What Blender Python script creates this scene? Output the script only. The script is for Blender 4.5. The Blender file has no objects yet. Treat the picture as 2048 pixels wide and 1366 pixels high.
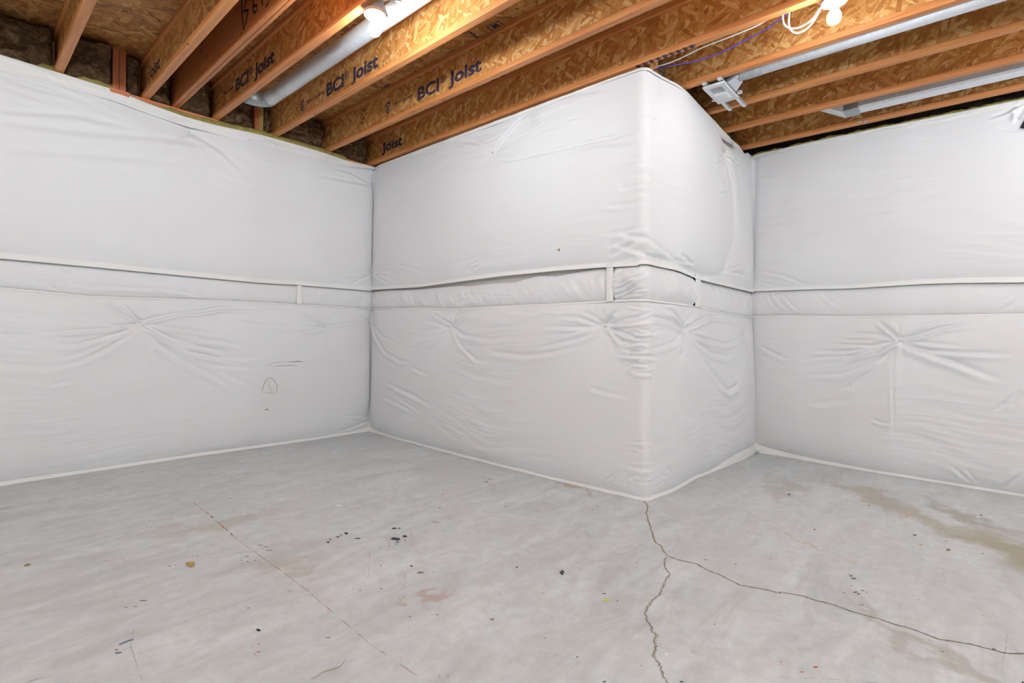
import bpy, bmesh, math, random
import numpy as np
from mathutils import Vector, Matrix

# ------------------------------------------------------------------ camera, world, exposure
# Room frame: u runs along the left wall (away from the viewer), v runs from the far corner toward the viewer, z is up.
# Blender X = u, Y = -v, Z = z.
sc = bpy.context.scene
FPX, W, H = 1009.19, 2048, 1366
CAMP = np.array([-2.866, 4.4806, 1.0251])
def _rot(d):
    R = .6628 * d[0] + .7488 * d[1]; F = .7488 * d[0] - .6628 * d[1]; U = d[2]
    c, s = math.cos(-.0062), math.sin(-.0062); R, F = c * R - s * F, s * R + c * F
    c, s = math.cos(-.0165), math.sin(-.0165); F, U = c * F + s * U, -s * F + c * U
    c, s = math.cos(-.0209), math.sin(-.0209); R, U = c * R - s * U, s * R + c * U
    return np.array([R, F, U])
CM = np.stack([_rot(e) for e in np.eye(3)], 1)
CMI = np.linalg.inv(CM)
cam = bpy.data.objects.new('camera', bpy.data.cameras.new('camera'))
sc.collection.objects.link(cam)
sc.camera = cam
cam.data.sensor_width = 36
cam.data.lens = FPX / W * 36
cam.data.clip_start = .02
_r, _f, _u = [Vector((CM[i][0], -CM[i][1], CM[i][2])).normalized() for i in range(3)]
mw = Matrix((_r, _u, -_f)).transposed().to_4x4()
mw.translation = Vector((CAMP[0], -CAMP[1], CAMP[2]))
cam.matrix_world = mw

world = bpy.data.worlds.new('world'); sc.world = world; world.use_nodes = True
world.node_tree.nodes['Background'].inputs[0].default_value = (.8, .85, .9, 1)
world.node_tree.nodes['Background'].inputs[1].default_value = .3
sc.view_settings.view_transform = 'Standard'
sc.view_settings.look = 'None'
sc.view_settings.gamma = 1
sc.view_settings.use_curve_mapping = False
sc.view_settings.exposure = 0.46
sc.cycles.max_bounces = 8
sc.cycles.diffuse_bounces = 3
sc.cycles.glossy_bounces = 2
sc.cycles.caustics_reflective = False
sc.cycles.caustics_refractive = False
sc.cycles.use_adaptive_sampling = True
sc.cycles.adaptive_threshold = .1
sc.cycles.adaptive_min_samples = 16
sc.cycles.sample_clamp_indirect = 6
BULB = 520.0

# ------------------------------------------------------------------ helpers
rnd = random.Random(4)
L1, L2, HJ, ZS = 2.9954, 1.9531, 2.684, 2.975
def P3(u, v, z): return (float(u), float(-v), float(z))
def hit(x, y, ax, val):
    d = CMI @ np.array([(x - 1024) / FPX, 1, -(y - 683) / FPX])
    return CAMP + d * ((val - CAMP[ax]) / d[ax])

def tag(o, label=None, cat=None, group=None, kind=None):
    if label: o['label'] = label
    if cat: o['category'] = cat
    if group: o['group'] = group
    if kind: o['kind'] = kind
    return o
def link(o, parent=None):
    sc.collection.objects.link(o)
    if parent is not None:
        o.parent = parent
        o.matrix_parent_inverse = parent.matrix_basis.inverted()
    return o
def empty(name, loc=(0, 0, 0)):
    o = bpy.data.objects.new(name, None); o.empty_display_size = .05
    o.location = P3(*loc); sc.collection.objects.link(o); return o
def mesh_obj(name, verts, faces, mat, parent=None, smooth=False):
    me = bpy.data.meshes.new(name)
    me.from_pydata([tuple(map(float, p)) for p in verts], [], faces)
    if mat: me.materials.append(mat)
    if smooth: me.polygons.foreach_set('use_smooth', [True] * len(me.polygons))
    me.update()
    return link(bpy.data.objects.new(name, me), parent)
class MB:
    def __init__(s): s.v = []; s.f = []
    def add(s, v, f):
        n = len(s.v); s.v += list(v); s.f += [tuple(i + n for i in q) for q in f]; return s
    def box(s, u0, u1, v0, v1, z0, z1):
        p = [P3(u, v, z) for z in (z0, z1) for v in (v1, v0) for u in (u0, u1)]
        return s.add(p, [(0, 2, 3, 1), (4, 5, 7, 6), (0, 1, 5, 4), (2, 6, 7, 3), (0, 4, 6, 2), (1, 3, 7, 5)])
    def bevbox(s, u0, u1, v0, v1, z0, z1, b=.003):
        # chamfered long bar along v
        prof = [(u0 + b, z0), (u1 - b, z0), (u1, z0 + b), (u1, z1 - b), (u1 - b, z1), (u0 + b, z1), (u0, z1 - b), (u0, z0 + b)]
        p = [P3(u, v, z) for v in (v0, v1) for u, z in prof]
        f = [tuple(range(8)), tuple(range(15, 7, -1))]
        for i in range(8):
            j = (i + 1) % 8; f.append((i, i + 8, j + 8, j))
        return s.add(p, f)
    def tube(s, pts, r, n=12, cap=True):
        pts = [Vector(P3(*p)) for p in pts]; m = len(pts)
        rs = r if hasattr(r, '__len__') else [r] * m
        base = len(s.v); up = Vector((0, 0, 1))
        t0 = (pts[1] - pts[0]).normalized()
        a = t0.cross(up) if abs(t0.dot(up)) < .95 else t0.cross(Vector((1, 0, 0)))
        a.normalize()
        for i, p in enumerate(pts):
            t = (pts[min(i + 1, m - 1)] - pts[max(i - 1, 0)]).normalized()
            a = (a - t * a.dot(t)).normalized(); b = t.cross(a)
            for k in range(n):
                w = 2 * math.pi * k / n
                s.v.append(tuple(p + (a * math.cos(w) + b * math.sin(w)) * rs[i]))
        for i in range(m - 1):
            for k in range(n):
                k2 = (k + 1) % n
                s.f.append((base + i * n + k, base + i * n + k2, base + (i + 1) * n + k2, base + (i + 1) * n + k))
        if cap:
            s.f.append(tuple(base + k for k in range(n - 1, -1, -1)))
            s.f.append(tuple(base + (m - 1) * n + k for k in range(n)))
        return s
    def lathe(s, c, prof, n=28, axis=None):
        c = Vector(P3(*c)); base = len(s.v)
        q = Vector((0, 0, 1)).rotation_difference(Vector(axis)) if axis else None
        for r, z in prof:
            for k in range(n):
                w = 2 * math.pi * k / n
                p = Vector((r * math.cos(w), r * math.sin(w), z))
                s.v.append(tuple(c + (q @ p if q else p)))
        for i in range(len(prof) - 1):
            for k in range(n):
                k2 = (k + 1) % n
                s.f.append((base + i * n + k, base + i * n + k2, base + (i + 1) * n + k2, base + (i + 1) * n + k))
        return s
    def build(s, name, mat, parent=None, smooth=False): return mesh_obj(name, s.v, s.f, mat, parent, smooth)

def sm(a, b, x):
    t = np.clip((x - a) / (b - a), 0, 1); return t * t * (3 - 2 * t)
def perlin(x, y, seed=0):
    g = np.random.RandomState(seed); ang = g.rand(256) * 2 * math.pi; perm = g.permutation(256)
    x = np.asarray(x, float); y = np.asarray(y, float)
    xi = np.floor(x).astype(int); yi = np.floor(y).astype(int); fx = x - xi; fy = y - yi
    def gr(i, j, dx, dy):
        h = ang[perm[(perm[i & 255] + j) & 255]]; return np.cos(h) * dx + np.sin(h) * dy
    u = fx * fx * fx * (fx * (fx * 6 - 15) + 10); w = fy * fy * fy * (fy * (fy * 6 - 15) + 10)
    a = gr(xi, yi, fx, fy); b = gr(xi + 1, yi, fx - 1, fy); c = gr(xi, yi + 1, fx, fy - 1); d = gr(xi + 1, yi + 1, fx - 1, fy - 1)
    return 1.5 * ((a + (b - a) * u) + ((c + (d - c) * u) - (a + (b - a) * u)) * w)

# ------------------------------------------------------------------ materials
def nt(name, rough=.6, metal=0.0):
    m = bpy.data.materials.new(name); m.use_nodes = True; t = m.node_tree; b = t.nodes['Principled BSDF']
    b.inputs['Roughness'].default_value = rough; b.inputs['Metallic'].default_value = metal
    return m, t, b
def N(t, typ, **kw):
    n = t.nodes.new(typ)
    for k, v in kw.items():
        if isinstance(k, str) and k[0] == '_': setattr(n, k[1:], v)
        else: n.inputs[k.replace('__', ' ')].default_value = v
    return n
def ramp(t, stops, src, interp='LINEAR'):
    r = t.nodes.new('ShaderNodeValToRGB'); r.color_ramp.interpolation = interp
    e = r.color_ramp.elements
    while len(e) < len(stops): e.new(.5)
    for i, (p, c) in enumerate(stops):
        e[i].position = p; e[i].color = (*c, 1) if len(c) == 3 else c
    t.links.new(src, r.inputs[0]); return r.outputs[0]
def mapped(t, scale, uv=False, rot=(0, 0, 0)):
    tc = t.nodes.new('ShaderNodeTexCoord'); mp = t.nodes.new('ShaderNodeMapping')
    mp.inputs['Scale'].default_value = scale; mp.inputs['Rotation'].default_value = rot
    t.links.new(tc.outputs['UV' if uv else 'Object'], mp.inputs[0]); return mp.outputs[0]
def noise(t, vec, scale, detail=3, rough=.5, dist=0):
    n = N(t, 'ShaderNodeTexNoise', Scale=scale, Detail=detail, Roughness=rough, Distortion=dist)
    t.links.new(vec, n.inputs['Vector']); return n.outputs['Fac']
def mixc(t, fac, a, b, mode='MIX'):
    m = t.nodes.new('ShaderNodeMix'); m.data_type = 'RGBA'; m.blend_type = mode
    for s, x in ((m.inputs[0], fac), (m.inputs[6], a), (m.inputs[7], b)):
        if isinstance(x, (int, float)): s.default_value = x
        elif isinstance(x, tuple): s.default_value = (*x, 1)
        else: t.links.new(x, s)
    return m.outputs[2]
def bump(t, b, src, strength, dist=.01):
    n = N(t, 'ShaderNodeBump', Strength=strength, Distance=dist)
    t.links.new(src, n.inputs['Height']); t.links.new(n.outputs[0], b.inputs['Normal'])

def plain(name, col, rough=.6, metal=0.0, var=.12, scale=30):
    m, t, b = nt(name, rough, metal)
    f = noise(t, mapped(t, (1, 1, 1)), scale, 3)
    lo = tuple(c * (1 - var) for c in col); hi = tuple(min(1, c * (1 + var)) for c in col)
    t.links.new(ramp(t, [(.3, lo), (.7, hi)], f), b.inputs['Base Color'])
    return m

def osb(name, cols, scale=26, rough=.55):
    """wood strand board: three layers of long flakes, each layer lying at its own angle"""
    m, t, b = nt(name, rough); web = 'web' in name
    v = mapped(t, (1, 1, 1)); best = None; tone = None; dark = None
    for k, (ang, ln_, sh_) in enumerate(((.35, .36, 1.5), (1.45, .40, 1.35), (2.45, .34, 1.6), (.95, .30, 1.2))):
        ro = t.nodes.new('ShaderNodeVectorRotate'); ro.rotation_type = 'X_AXIS' if web else 'Z_AXIS'
        ro.inputs['Angle'].default_value = ang; t.links.new(v, ro.inputs['Vector'])
        mp = t.nodes.new('ShaderNodeMapping'); mp.inputs['Location'].default_value = (k * 3.3, k * 5.1, k * 7.7)
        mp.inputs['Scale'].default_value = (1, ln_, sh_) if web else (ln_, sh_, 1)
        t.links.new(ro.outputs[0], mp.inputs[0])
        vo = N(t, 'ShaderNodeTexVoronoi', Scale=scale, Randomness=1); vo.distance = 'CHEBYCHEV'; t.links.new(mp.outputs[0], vo.inputs['Vector'])
        sep = t.nodes.new('ShaderNodeSeparateColor'); t.links.new(vo.outputs['Color'], sep.inputs[0])
        m2 = t.nodes.new('ShaderNodeMapping'); m2.inputs['Scale'].default_value = (1, 12, 150) if web else (12, 150, 1)
        t.links.new(ro.outputs[0], m2.inputs[0]); g = noise(t, m2.outputs[0], 1, 3, .6)
        a = N(t, 'ShaderNodeMath', _operation='MULTIPLY_ADD'); t.links.new(g, a.inputs[0]); a.inputs[1].default_value = .75; t.links.new(sep.outputs[0], a.inputs[2])
        m3 = t.nodes.new('ShaderNodeMapping'); m3.inputs['Scale'].default_value = (1, 26, 130) if web else (26, 130, 1); m3.inputs['Location'].default_value = (k, k * 2, k * 3)
        t.links.new(ro.outputs[0], m3.inputs[0]); dn = noise(t, m3.outputs[0], 1, 1, .5, .6)
        if best is None: best, tone, dark = sep.outputs[1], a.outputs[0], dn
        else:
            gt = N(t, 'ShaderNodeMath', _operation='GREATER_THAN'); t.links.new(sep.outputs[1], gt.inputs[0]); t.links.new(best, gt.inputs[1])
            mx = N(t, 'ShaderNodeMath', _operation='MAXIMUM'); t.links.new(sep.outputs[1], mx.inputs[0]); t.links.new(best, mx.inputs[1]); best = mx.outputs[0]
            mi = t.nodes.new('ShaderNodeMix'); t.links.new(gt.outputs[0], mi.inputs[0]); t.links.new(tone, mi.inputs[2]); t.links.new(a.outputs[0], mi.inputs[3]); tone = mi.outputs[0]
            mn = N(t, 'ShaderNodeMath', _operation='MINIMUM'); t.links.new(dark, mn.inputs[0]); t.links.new(dn, mn.inputs[1]); dark = mn.outputs[0]
    h = N(t, 'ShaderNodeMath', _operation='MULTIPLY'); h.inputs[1].default_value = .57; t.links.new(tone, h.inputs[0])
    c = ramp(t, [(.14, cols[0]), (.34, cols[1]), (.58, cols[2]), (.86, cols[3])], h.outputs[0])
    c = mixc(t, ramp(t, [(0, (.9,) * 3), (.20, (.9,) * 3), (.235, (0, 0, 0))], dark), c, tuple(x * .22 for x in cols[0]))
    t.links.new(c, b.inputs['Base Color']); bump(t, b, tone, .2, .002)
    return m

def grain(name, cols, rough=.5, axis='v', sc_=1.0):
    m, t, b = nt(name, rough)
    s = {'v': (40 * sc_, 1.6, 60 * sc_), 'z': (45, 45, 2.2), 'u': (1.6, 40, 60)}[axis]
    f = noise(t, mapped(t, s), 1, 5, .6, .8)
    f2 = noise(t, mapped(t, (4, 1.3, 4)), 1, 2)
    c = ramp(t, [(.28, cols[0]), (.5, cols[1]), (.72, cols[2])], f)
    c = mixc(t, ramp(t, [(.35, (0, 0, 0)), (.7, (.5, .5, .5))], f2), c, cols[0])
    t.links.new(c, b.inputs['Base Color']); bump(t, b, f, .15, .002)
    return m

M = {}
M['web'] = osb('osb_web', [(.36, .120, .024), (.50, .200, .047), (.64, .305, .088), (.86, .56, .25)], 30)
M['subfloor'] = osb('osb_subfloor', [(.20, .075, .018), (.38, .16, .042), (.52, .25, .072), (.68, .40, .15)], 24)
M['flange'] = grain('flange_wood', [(.44, .14, .038), (.64, .25, .075), (.72, .33, .115)])
M['lvl'] = grain('laminated_beam_wood', [(.34, .10, .025), (.52, .18, .05), (.62, .25, .08)])
M['post'] = grain('block_wood', [(.42, .12, .045), (.58, .18, .07), (.66, .24, .10)], axis='z')
M['plate'] = grain('plate_wood', [(.50, .14, .05), (.66, .21, .08), (.74, .30, .13)], axis='u')
M['osbside'] = plain('raw_strand_edge', (.50, .33, .10), .7, 0, .25, 60)
M['galv'] = None
def galv(name, col, rough):
    m, t, b = nt(name, rough, .65)
    vo = N(t, 'ShaderNodeTexVoronoi', Scale=55.0); t.links.new(mapped(t, (1, 1, 1)), vo.inputs['Vector'])
    sep = t.nodes.new('ShaderNodeSeparateColor'); t.links.new(vo.outputs['Color'], sep.inputs[0])
    t.links.new(ramp(t, [(0, tuple(c * .93 for c in col)), (1, col)], sep.outputs[0]), b.inputs['Base Color'])
    f = noise(t, mapped(t, (1, 1, 1)), 6, 2)
    t.links.new(ramp(t, [(.3, (rough * .75,) * 3), (.7, (min(1, rough * 1.3),) * 3)], f), b.inputs['Roughness'])
    return m
M['galv'] = galv('galvanised_steel', (.80, .83, .86), .5)
M['galvdark'] = galv('dull_galvanised_steel', (.42, .45, .46), .5)
M['wool'] = None
def wool(name, cols, sc_=14):
    m, t, b = nt(name, 1.0)
    v = mapped(t, (1, 1, 1.6))
    f = noise(t, v, sc_, 5, .62, 1.2); g = noise(t, mapped(t, (60, 60, 22)), 3, 4, .7, 2)
    c = ramp(t, [(.30, cols[0]), (.50, cols[1]), (.70, cols[2])], f)
    c = mixc(t, ramp(t, [(.35, (.7,) * 3), (.65, (0, 0, 0))], g), c, cols[0])
    t.links.new(c, b.inputs['Base Color'])
    bump(t, b, g, .9, .01)
    return m
M['wool'] = wool('brown_mineral_wool', [(.085, .038, .014), (.26, .145, .065), (.56, .42, .25)])
M['yellow'] = wool('yellow_glass_fibre', [(.30, .22, .05), (.58, .46, .12), (.76, .62, .20)], 30)
M['concrete_wall'] = plain('foundation_concrete', (.42, .41, .39), .9, 0, .1, 8)
M['plaster'] = plain('far_wall_fabric', (.74, .74, .75), .8, 0, .04, 3)

def fabric(name, col, warm=.5):
    m, t, b = nt(name, .62)
    f = noise(t, mapped(t, (1.1, 1.6, 1), True), 1, 3)
    c = ramp(t, [(.35, col), (.68, (col[0] * .985, col[1] * .955, col[2] * .955))], f)
    t.links.new(c, b.inputs['Base Color'])
    g = noise(t, mapped(t, (5, 34, 1), True), 1, 4, .55, .5)
    bump(t, b, g, .22, .004)
    b.inputs['Sheen Weight'].default_value = .05
    return m
M['fabric'] = fabric('white_facing', (.81, .815, .82))
M['hem'] = fabric('white_facing_hem', (.87, .87, .845))
M['core'] = fabric('strip_backing', (.66, .62, .56))
M['dark'] = plain('dark_mark', (.012, .013, .016), .8, 0, .3)
M['holemat'] = plain('torn_edge', (.17, .13, .07), 1, 0, .4, 60)
M['tear'] = plain('torn_backing', (.30, .24, .13), 1, 0, .3, 60)
M['washer'] = plain('white_washer', (.80, .80, .78), .5)
M['nail'] = plain('nail_steel', (.16, .15, .14), .4, .6)
M['white'] = plain('white_plastic', (.70, .70, .70), .35, 0, .02)
M['lens'] = plain('frosted_lens', (.88, .88, .88), .3, 0, .02)
M['louver'] = plain('grille_shadow', (.04, .04, .04), .6)
M['cable'] = plain('white_cable', (.84, .84, .84), .4, 0, .02)
M['blue'] = plain('blue_cable', (.06, .05, .55), .4, 0, .1)
M['ring'] = plain('rim_shade_brown', (.42, .27, .20), .5)  # brown paints the shadow on the side of the lampholder disc

def ink(name, col, lo=.36, hi=.5, sc_=70, maxa=1.0):
    m, t, b = nt(name, .8); b.inputs['Base Color'].default_value = (*col, 1)
    f = noise(t, mapped(t, (1, 1, 1)), sc_, 3, .6)
    t.links.new(ramp(t, [(lo, (0, 0, 0)), (hi, (maxa,) * 3)], f), b.inputs['Alpha'])
    return m
M['ink'] = ink('printed_ink', (.05, .032, .07), .32, .46, 60, .92)
M['smallink'] = ink('small_print_ink', (.10, .045, .04), .32, .5, 60, .85)
M['marker'] = ink('black_marker', (.015, .015, .03), .2, .3, 30, 1)
M['chalk'] = ink('red_chalk', (.68, .28, .18), .38, .66, 14, .6)
M['dirtline'] = ink('scuff', (.22, .2, .2), .4, .7, 20, .5)

def emis(name, col, st):
    m, t, b = nt(name, .4); b.inputs['Base Color'].default_value = (.9, .9, .9, 1)
    b.inputs['Emission Color'].default_value = (*col, 1); b.inputs['Emission Strength'].default_value = st
    return m
M['bulb'] = emis('glowing_bulb', (.868, .945, 1.0), BULB)
M['fill_bulb'] = emis('stronger_fill_bulb', (.868, .945, 1.0), BULB * 1.25)  # boosted glow for the added fill bulbs out of view
M['bulb3'] = emis('weaker_glowing_bulb', (.868, .945, 1.0), BULB * .47)

def floor_mat():
    m, t, b = nt('trowelled_concrete', .62)
    v = mapped(t, (1, 1, 1)); vs = mapped(t, (1.0, 3.2, 1), rot=(0, 0, .55))
    f1 = noise(t, v, .55, 3, .55, .6); f2 = noise(t, vs, 2.2, 5, .65, .8); f3 = noise(t, v, 16, 5, .7, .3); f4 = noise(t, v, 110, 2, .6)
    c = ramp(t, [(.26, (.50, .51, .505)), (.5, (.65, .68, .675)), (.76, (.79, .83, .83))], f2)
    c = mixc(t, ramp(t, [(.35, (0, 0, 0)), (.65, (.55,) * 3)], f1), c, (.68, .685, .69))
    c = mixc(t, ramp(t, [(.42, (0, 0, 0)), (.75, (.5,) * 3)], f3), c, (.47, .47, .465))
    c = mixc(t, ramp(t, [(.60, (0, 0, 0)), (.78, (.35,) * 3)], f4), c, (.68, .67, .66))
    # old water and rust stains, each with its own place on the slab
    tc = t.nodes.new('ShaderNodeTexCoord')
    wob = N(t, 'ShaderNodeTexNoise', Scale=2.4, Detail=4, Roughness=.65); t.links.new(tc.outputs['Object'], wob.inputs[0])
    wv = t.nodes.new('ShaderNodeVectorMath'); wv.operation = 'MULTIPLY_ADD'; t.links.new(wob.outputs['Color'], wv.inputs[0])
    wv.inputs[1].default_value = (.8, .8, 0); t.links.new(tc.outputs['Object'], wv.inputs[2])
    for (px, py, ru, rv, rot, col, amt) in STAINS:
        q = hit(px, py, 2, 0)
        mp = t.nodes.new('ShaderNodeMapping'); mp.vector_type = 'TEXTURE'
        mp.inputs['Location'].default_value = (q[0] + .4, -q[1] + .4, .0); mp.inputs['Rotation'].default_value = (0, 0, rot)
        mp.inputs['Scale'].default_value = (ru, rv, 50)
        t.links.new(wv.outputs[0], mp.inputs[0])
        ln = t.nodes.new('ShaderNodeVectorMath'); ln.operation = 'LENGTH'; t.links.new(mp.outputs[0], ln.inputs[0])
        c = mixc(t, ramp(t, [(.25, (amt,) * 3), (1.0, (0, 0, 0))], ln.outputs['Value'], 'EASE'), c, col)
    t.links.new(c, b.inputs['Base Color'])
    t.links.new(ramp(t, [(.3, (.5,) * 3), (.7, (.75,) * 3)], f2), b.inputs['Roughness'])
    b.inputs['Specular IOR Level'].default_value = .3
    bump(t, b, f3, .12, .003)
    return m
STAINS = [(1780, 1010, .9, .16, .75, (.40, .34, .22), .55), (2010, 1095, .45, .2, .5, (.36, .31, .17), .7), (1560, 975, .5, .12, .6, (.42, .37, .28), .4),
          (450, 1040, .45, .12, -.4, (.46, .40, .30), .4), (560, 1150, .22, .1, -.3, (.44, .38, .28), .45), (1165, 970, .30, .05, 1.2, (.50, .38, .25), .6),
          (875, 1198, .14, .05, .3, (.52, .33, .27), .6), (1000, 975, .28, .04, 1.2, (.52, .46, .36), .4), (1640, 1095, .20, .03, .9, (.55, .44, .26), .5),
          (1950, 1035, .5, .14, .7, (.33, .29, .20), .55), (1850, 1290, .5, .07, .9, (.38, .34, .25), .45), (1330, 1010, .3, .1, .6, (.60, .60, .60), .5),
          (900, 960, .9, .3, 1.0, (.60, .60, .605), .5), (1450, 1120, .6, .3, .6, (.60, .60, .60), .45)]

# ------------------------------------------------------------------ the setting: slab, foundation walls, subfloor
UMIN, VMAX = -6.0, 7.6
o = MB().box(UMIN - .2, L2 + .5, -.4, VMAX + .2, -.1, 0).build('floor', floor_mat()); floor = tag(o, 'grey concrete slab with cracks, chalk line and paint spots', kind='structure')
tag(MB().box(UMIN - .2, .12, -.35, -.13, 0, 2.64).build('wall_left', M['concrete_wall']), 'concrete foundation wall behind the left blankets', kind='structure')
tag(MB().box(.13, .3, -.13, L1 - .13, 0, 2.64).build('wall_middle', M['concrete_wall']), 'concrete foundation wall behind the middle blankets', kind='structure')
tag(MB().box(.3, L2 + .35, L1 - .3, L1 - .13, 0, 2.64).build('wall_side', M['concrete_wall']), 'short return wall of the bump-out', kind='structure')
tag(MB().box(L2 + .13, L2 + .35, L1 - .13, VMAX, 0, 2.64).build('wall_right', M['concrete_wall']), 'concrete foundation wall behind the right blankets', kind='structure')
tag(MB().box(UMIN - .2, L2 + .35, VMAX, VMAX + .15, 0, ZS).build('wall_back', M['plaster']), 'plain pale wall behind the viewpoint', kind='structure')
tag(MB().box(UMIN - .2, UMIN, -.13, VMAX, 0, ZS).build('wall_far_left', M['plaster']), 'plain pale wall left of the viewpoint', kind='structure')
# rim boards above the foundation
tag(MB().box(UMIN, L2 + .3, -.22, -.18, 2.684, ZS).build('trim_1', M['flange']), 'rim board on top of the left foundation wall', kind='structure')
tag(MB().box(L2 + .17, L2 + .21, L1 - .2, VMAX, 2.684, ZS).build('trim_2', M['flange']), 'rim board on top of the right foundation wall', kind='structure')
tag(MB().box(.1, L2 + .2, L1 - .2, L1 - .16, 2.684, ZS).build('trim_3', M['flange']), 'rim board on top of the bump-out return wall', kind='structure')
o = MB().box(UMIN, -.02, -.16, -.025, 2.646, HJ).build('trim_4', M['plate']); tag(o, 'orange wooden sill plate along the top of the left wall', kind='structure')
tag(MB().box(L2 + .03, L2 + .2, L1 - .1, VMAX, 2.646, HJ).build('trim_5', M['plate']), 'wooden sill plate along the top of the right wall', kind='structure')
tag(MB().box(.03, .2, 0, L1 - .1, 2.646, HJ - .002).build('trim_6', M['plate']), 'wooden sill plate along the top of the middle wall', kind='structure')
tag(MB().box(.2, L2 + .03, L1 - .2, L1 - .05, 2.646, HJ - .002).build('trim_7', M['plate']), 'wooden sill plate on the bump-out return wall', kind='structure')
ceil = MB().box(UMIN - .2, L2 + .35, -.35, VMAX + .2, ZS + .02, ZS + .08).build('ceiling', M['subfloor']); tag(ceil, 'underside of the wooden subfloor', kind='structure')
v = -.22
row = 0
while v < VMAX:
    u = UMIN + (0 if row % 2 else -1.22)
    while u < L2 + .2:
        a, b_ = max(u, UMIN), min(u + 2.437, L2 + .3)
        if b_ > a: MB().box(a, b_, v, min(v + 1.217, VMAX), ZS, ZS + .0199).build('subfloor_panel', M['subfloor'], ceil)
        u += 2.44
    v += 1.22; row += 1

# ------------------------------------------------------------------ joists
def text(body, name, mat, parent, at, xa, za, size, squash=1.0, fac=1.0, ext=.0006, bold=0.0):
    cu = bpy.data.curves.new(name, 'FONT'); cu.body = body; cu.size = size; cu.extrude = ext; cu.offset = bold
    cu.resolution_u = 6
    tmp = bpy.data.objects.new('tmp', cu); sc.collection.objects.link(tmp)
    bpy.context.view_layer.update()
    me = bpy.data.meshes.new_from_object(tmp.evaluated_get(bpy.context.evaluated_depsgraph_get()))
    bpy.data.objects.remove(tmp); me.name = name
    me.materials.clear(); me.materials.append(mat)
    n = len(me.vertices); co = np.empty(n * 3); me.vertices.foreach_get('co', co); co = co.reshape(-1, 3)
    co[:, 0] *= squash
    X = Vector(xa).normalized(); Z = Vector(za).normalized(); Y = Z.cross(X)
    R = np.array([X, Y, Z])
    out = co @ R + np.array(at); me.vertices.foreach_set('co', out.ravel().astype(np.float32)); me.update()
    ob = bpy.data.objects.new(name, me); link(ob, parent)
    ob['w'] = float(co[:, 0].max() - co[:, 0].min()); return ob
WEBX, WEBN = (0, -1, 0), (-1, 0, 0)      # print on a joist web reads away from the left wall and faces the left
def webtext(body, ur, p0, p1, mat, parent, size, name='printed_lettering', bold=0.0):
    """fit body between two picture points lying on the web of the joist whose right edge is ur"""
    uw = ur - .023 - .0057
    a = hit(*p0, 0, uw); b = hit(*p1, 0, uw)
    ob = text(body, name, mat, parent, P3(uw, a[1], a[2]), WEBX, WEBN, size, bold=bold)
    w = ob['w']; k = (b[1] - a[1]) / w
    n = len(ob.data.vertices); co = np.empty(n * 3, np.float32); ob.data.vertices.foreach_get('co', co); co = co.reshape(-1, 3)
    y0 = -a[1]; co[:, 1] = y0 + (co[:, 1] - y0) * k
    ob.data.vertices.foreach_set('co', co.ravel()); ob.data.update()
    del ob['w']; return ob
def brand(ur, p0, p1, mat, parent, size):
    P = lambda f: (p0[0] + (p1[0] - p0[0]) * f, p0[1] + (p1[1] - p0[1]) * f)
    webtext('BCI', ur, P(0), P(.32), mat, parent, size, bold=.0045)
    uw = ur - .0287; a = hit(*P(.345), 0, uw); b = hit(*P(.42), 0, uw)
    ob = text('\u00ae', 'printed_lettering', mat, parent, P3(uw, a[1], a[2] + size * .30), WEBX, WEBN, size * .62); del ob['w']
    webtext('Joist', ur, P(.50), P(1), mat, parent, size, bold=.0045)

JU = {-8: -6.0 + .1, -7: -5.66, -6: -5.19, -5: -4.72, -4: -4.25, -3: -3.78, -2: -3.30, -1: -2.83 - .0, 1: -2.362, 2: -1.886, 4: -1.422, 5: -.965, 6: -.487, 7: -.014, 8: .4367, 9: .9225, 10: 1.3498, 11: 1.8225}
desc = {1: 'first engineered wood joist from the left of the picture, partly in shadow', 2: 'engineered wood joist just left of the marked beam, lettering near its far end',
        4: 'engineered wood joist with large black lettering left of the round duct', 5: 'brightly lit engineered wood joist just right of the round duct, with logo and lettering',
        6: 'engineered wood joist with lettering crossed by a slanting shadow', 7: 'engineered wood joist running right above the middle wall blankets',
        8: 'engineered wood joist above the exhaust fan, between cables and grey duct', 9: 'reddish engineered wood joist carrying the far ends of the fan brackets',
        10: 'engineered wood joist right before the wide grey duct on the right', 11: 'last engineered wood joist, just above the right wall blankets'}
joists = {}
for k, ur in JU.items():
    v0 = -.178 if k < 8 else L1 - .158
    if k == 7: v0 = -.178
    v1 = VMAX - .02
    c = ur - .023
    t = empty('joist', (c, v0, HJ))
    lab = desc.get(k, 'engineered wood joist overhead, ' + {-8: 'against the far left wall', -7: 'second from the far left wall', -6: 'third from the far left wall', -5: 'fourth from the far left wall', -4: 'fourth left of the picture edge', -3: 'third left of the picture edge', -2: 'second left of the picture edge', -1: 'just left of the picture edge'}.get(k, ''))
    tag(t, lab, 'joist', 'engineered joists under the subfloor')
    MB().bevbox(c - .023, c + .023, v0, v1, HJ, HJ + .036).build('bottom_flange', M['flange'], t)
    MB().bevbox(c - .023, c + .023, v0, v1, ZS - .0365, ZS - .0005).build('top_flange', M['flange'], t)
    MB().box(c - .005, c + .005, v0 + .001, v1 - .001, HJ + .032, ZS - .032).build('web', M['web'], t)
    joists[k] = t
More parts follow.
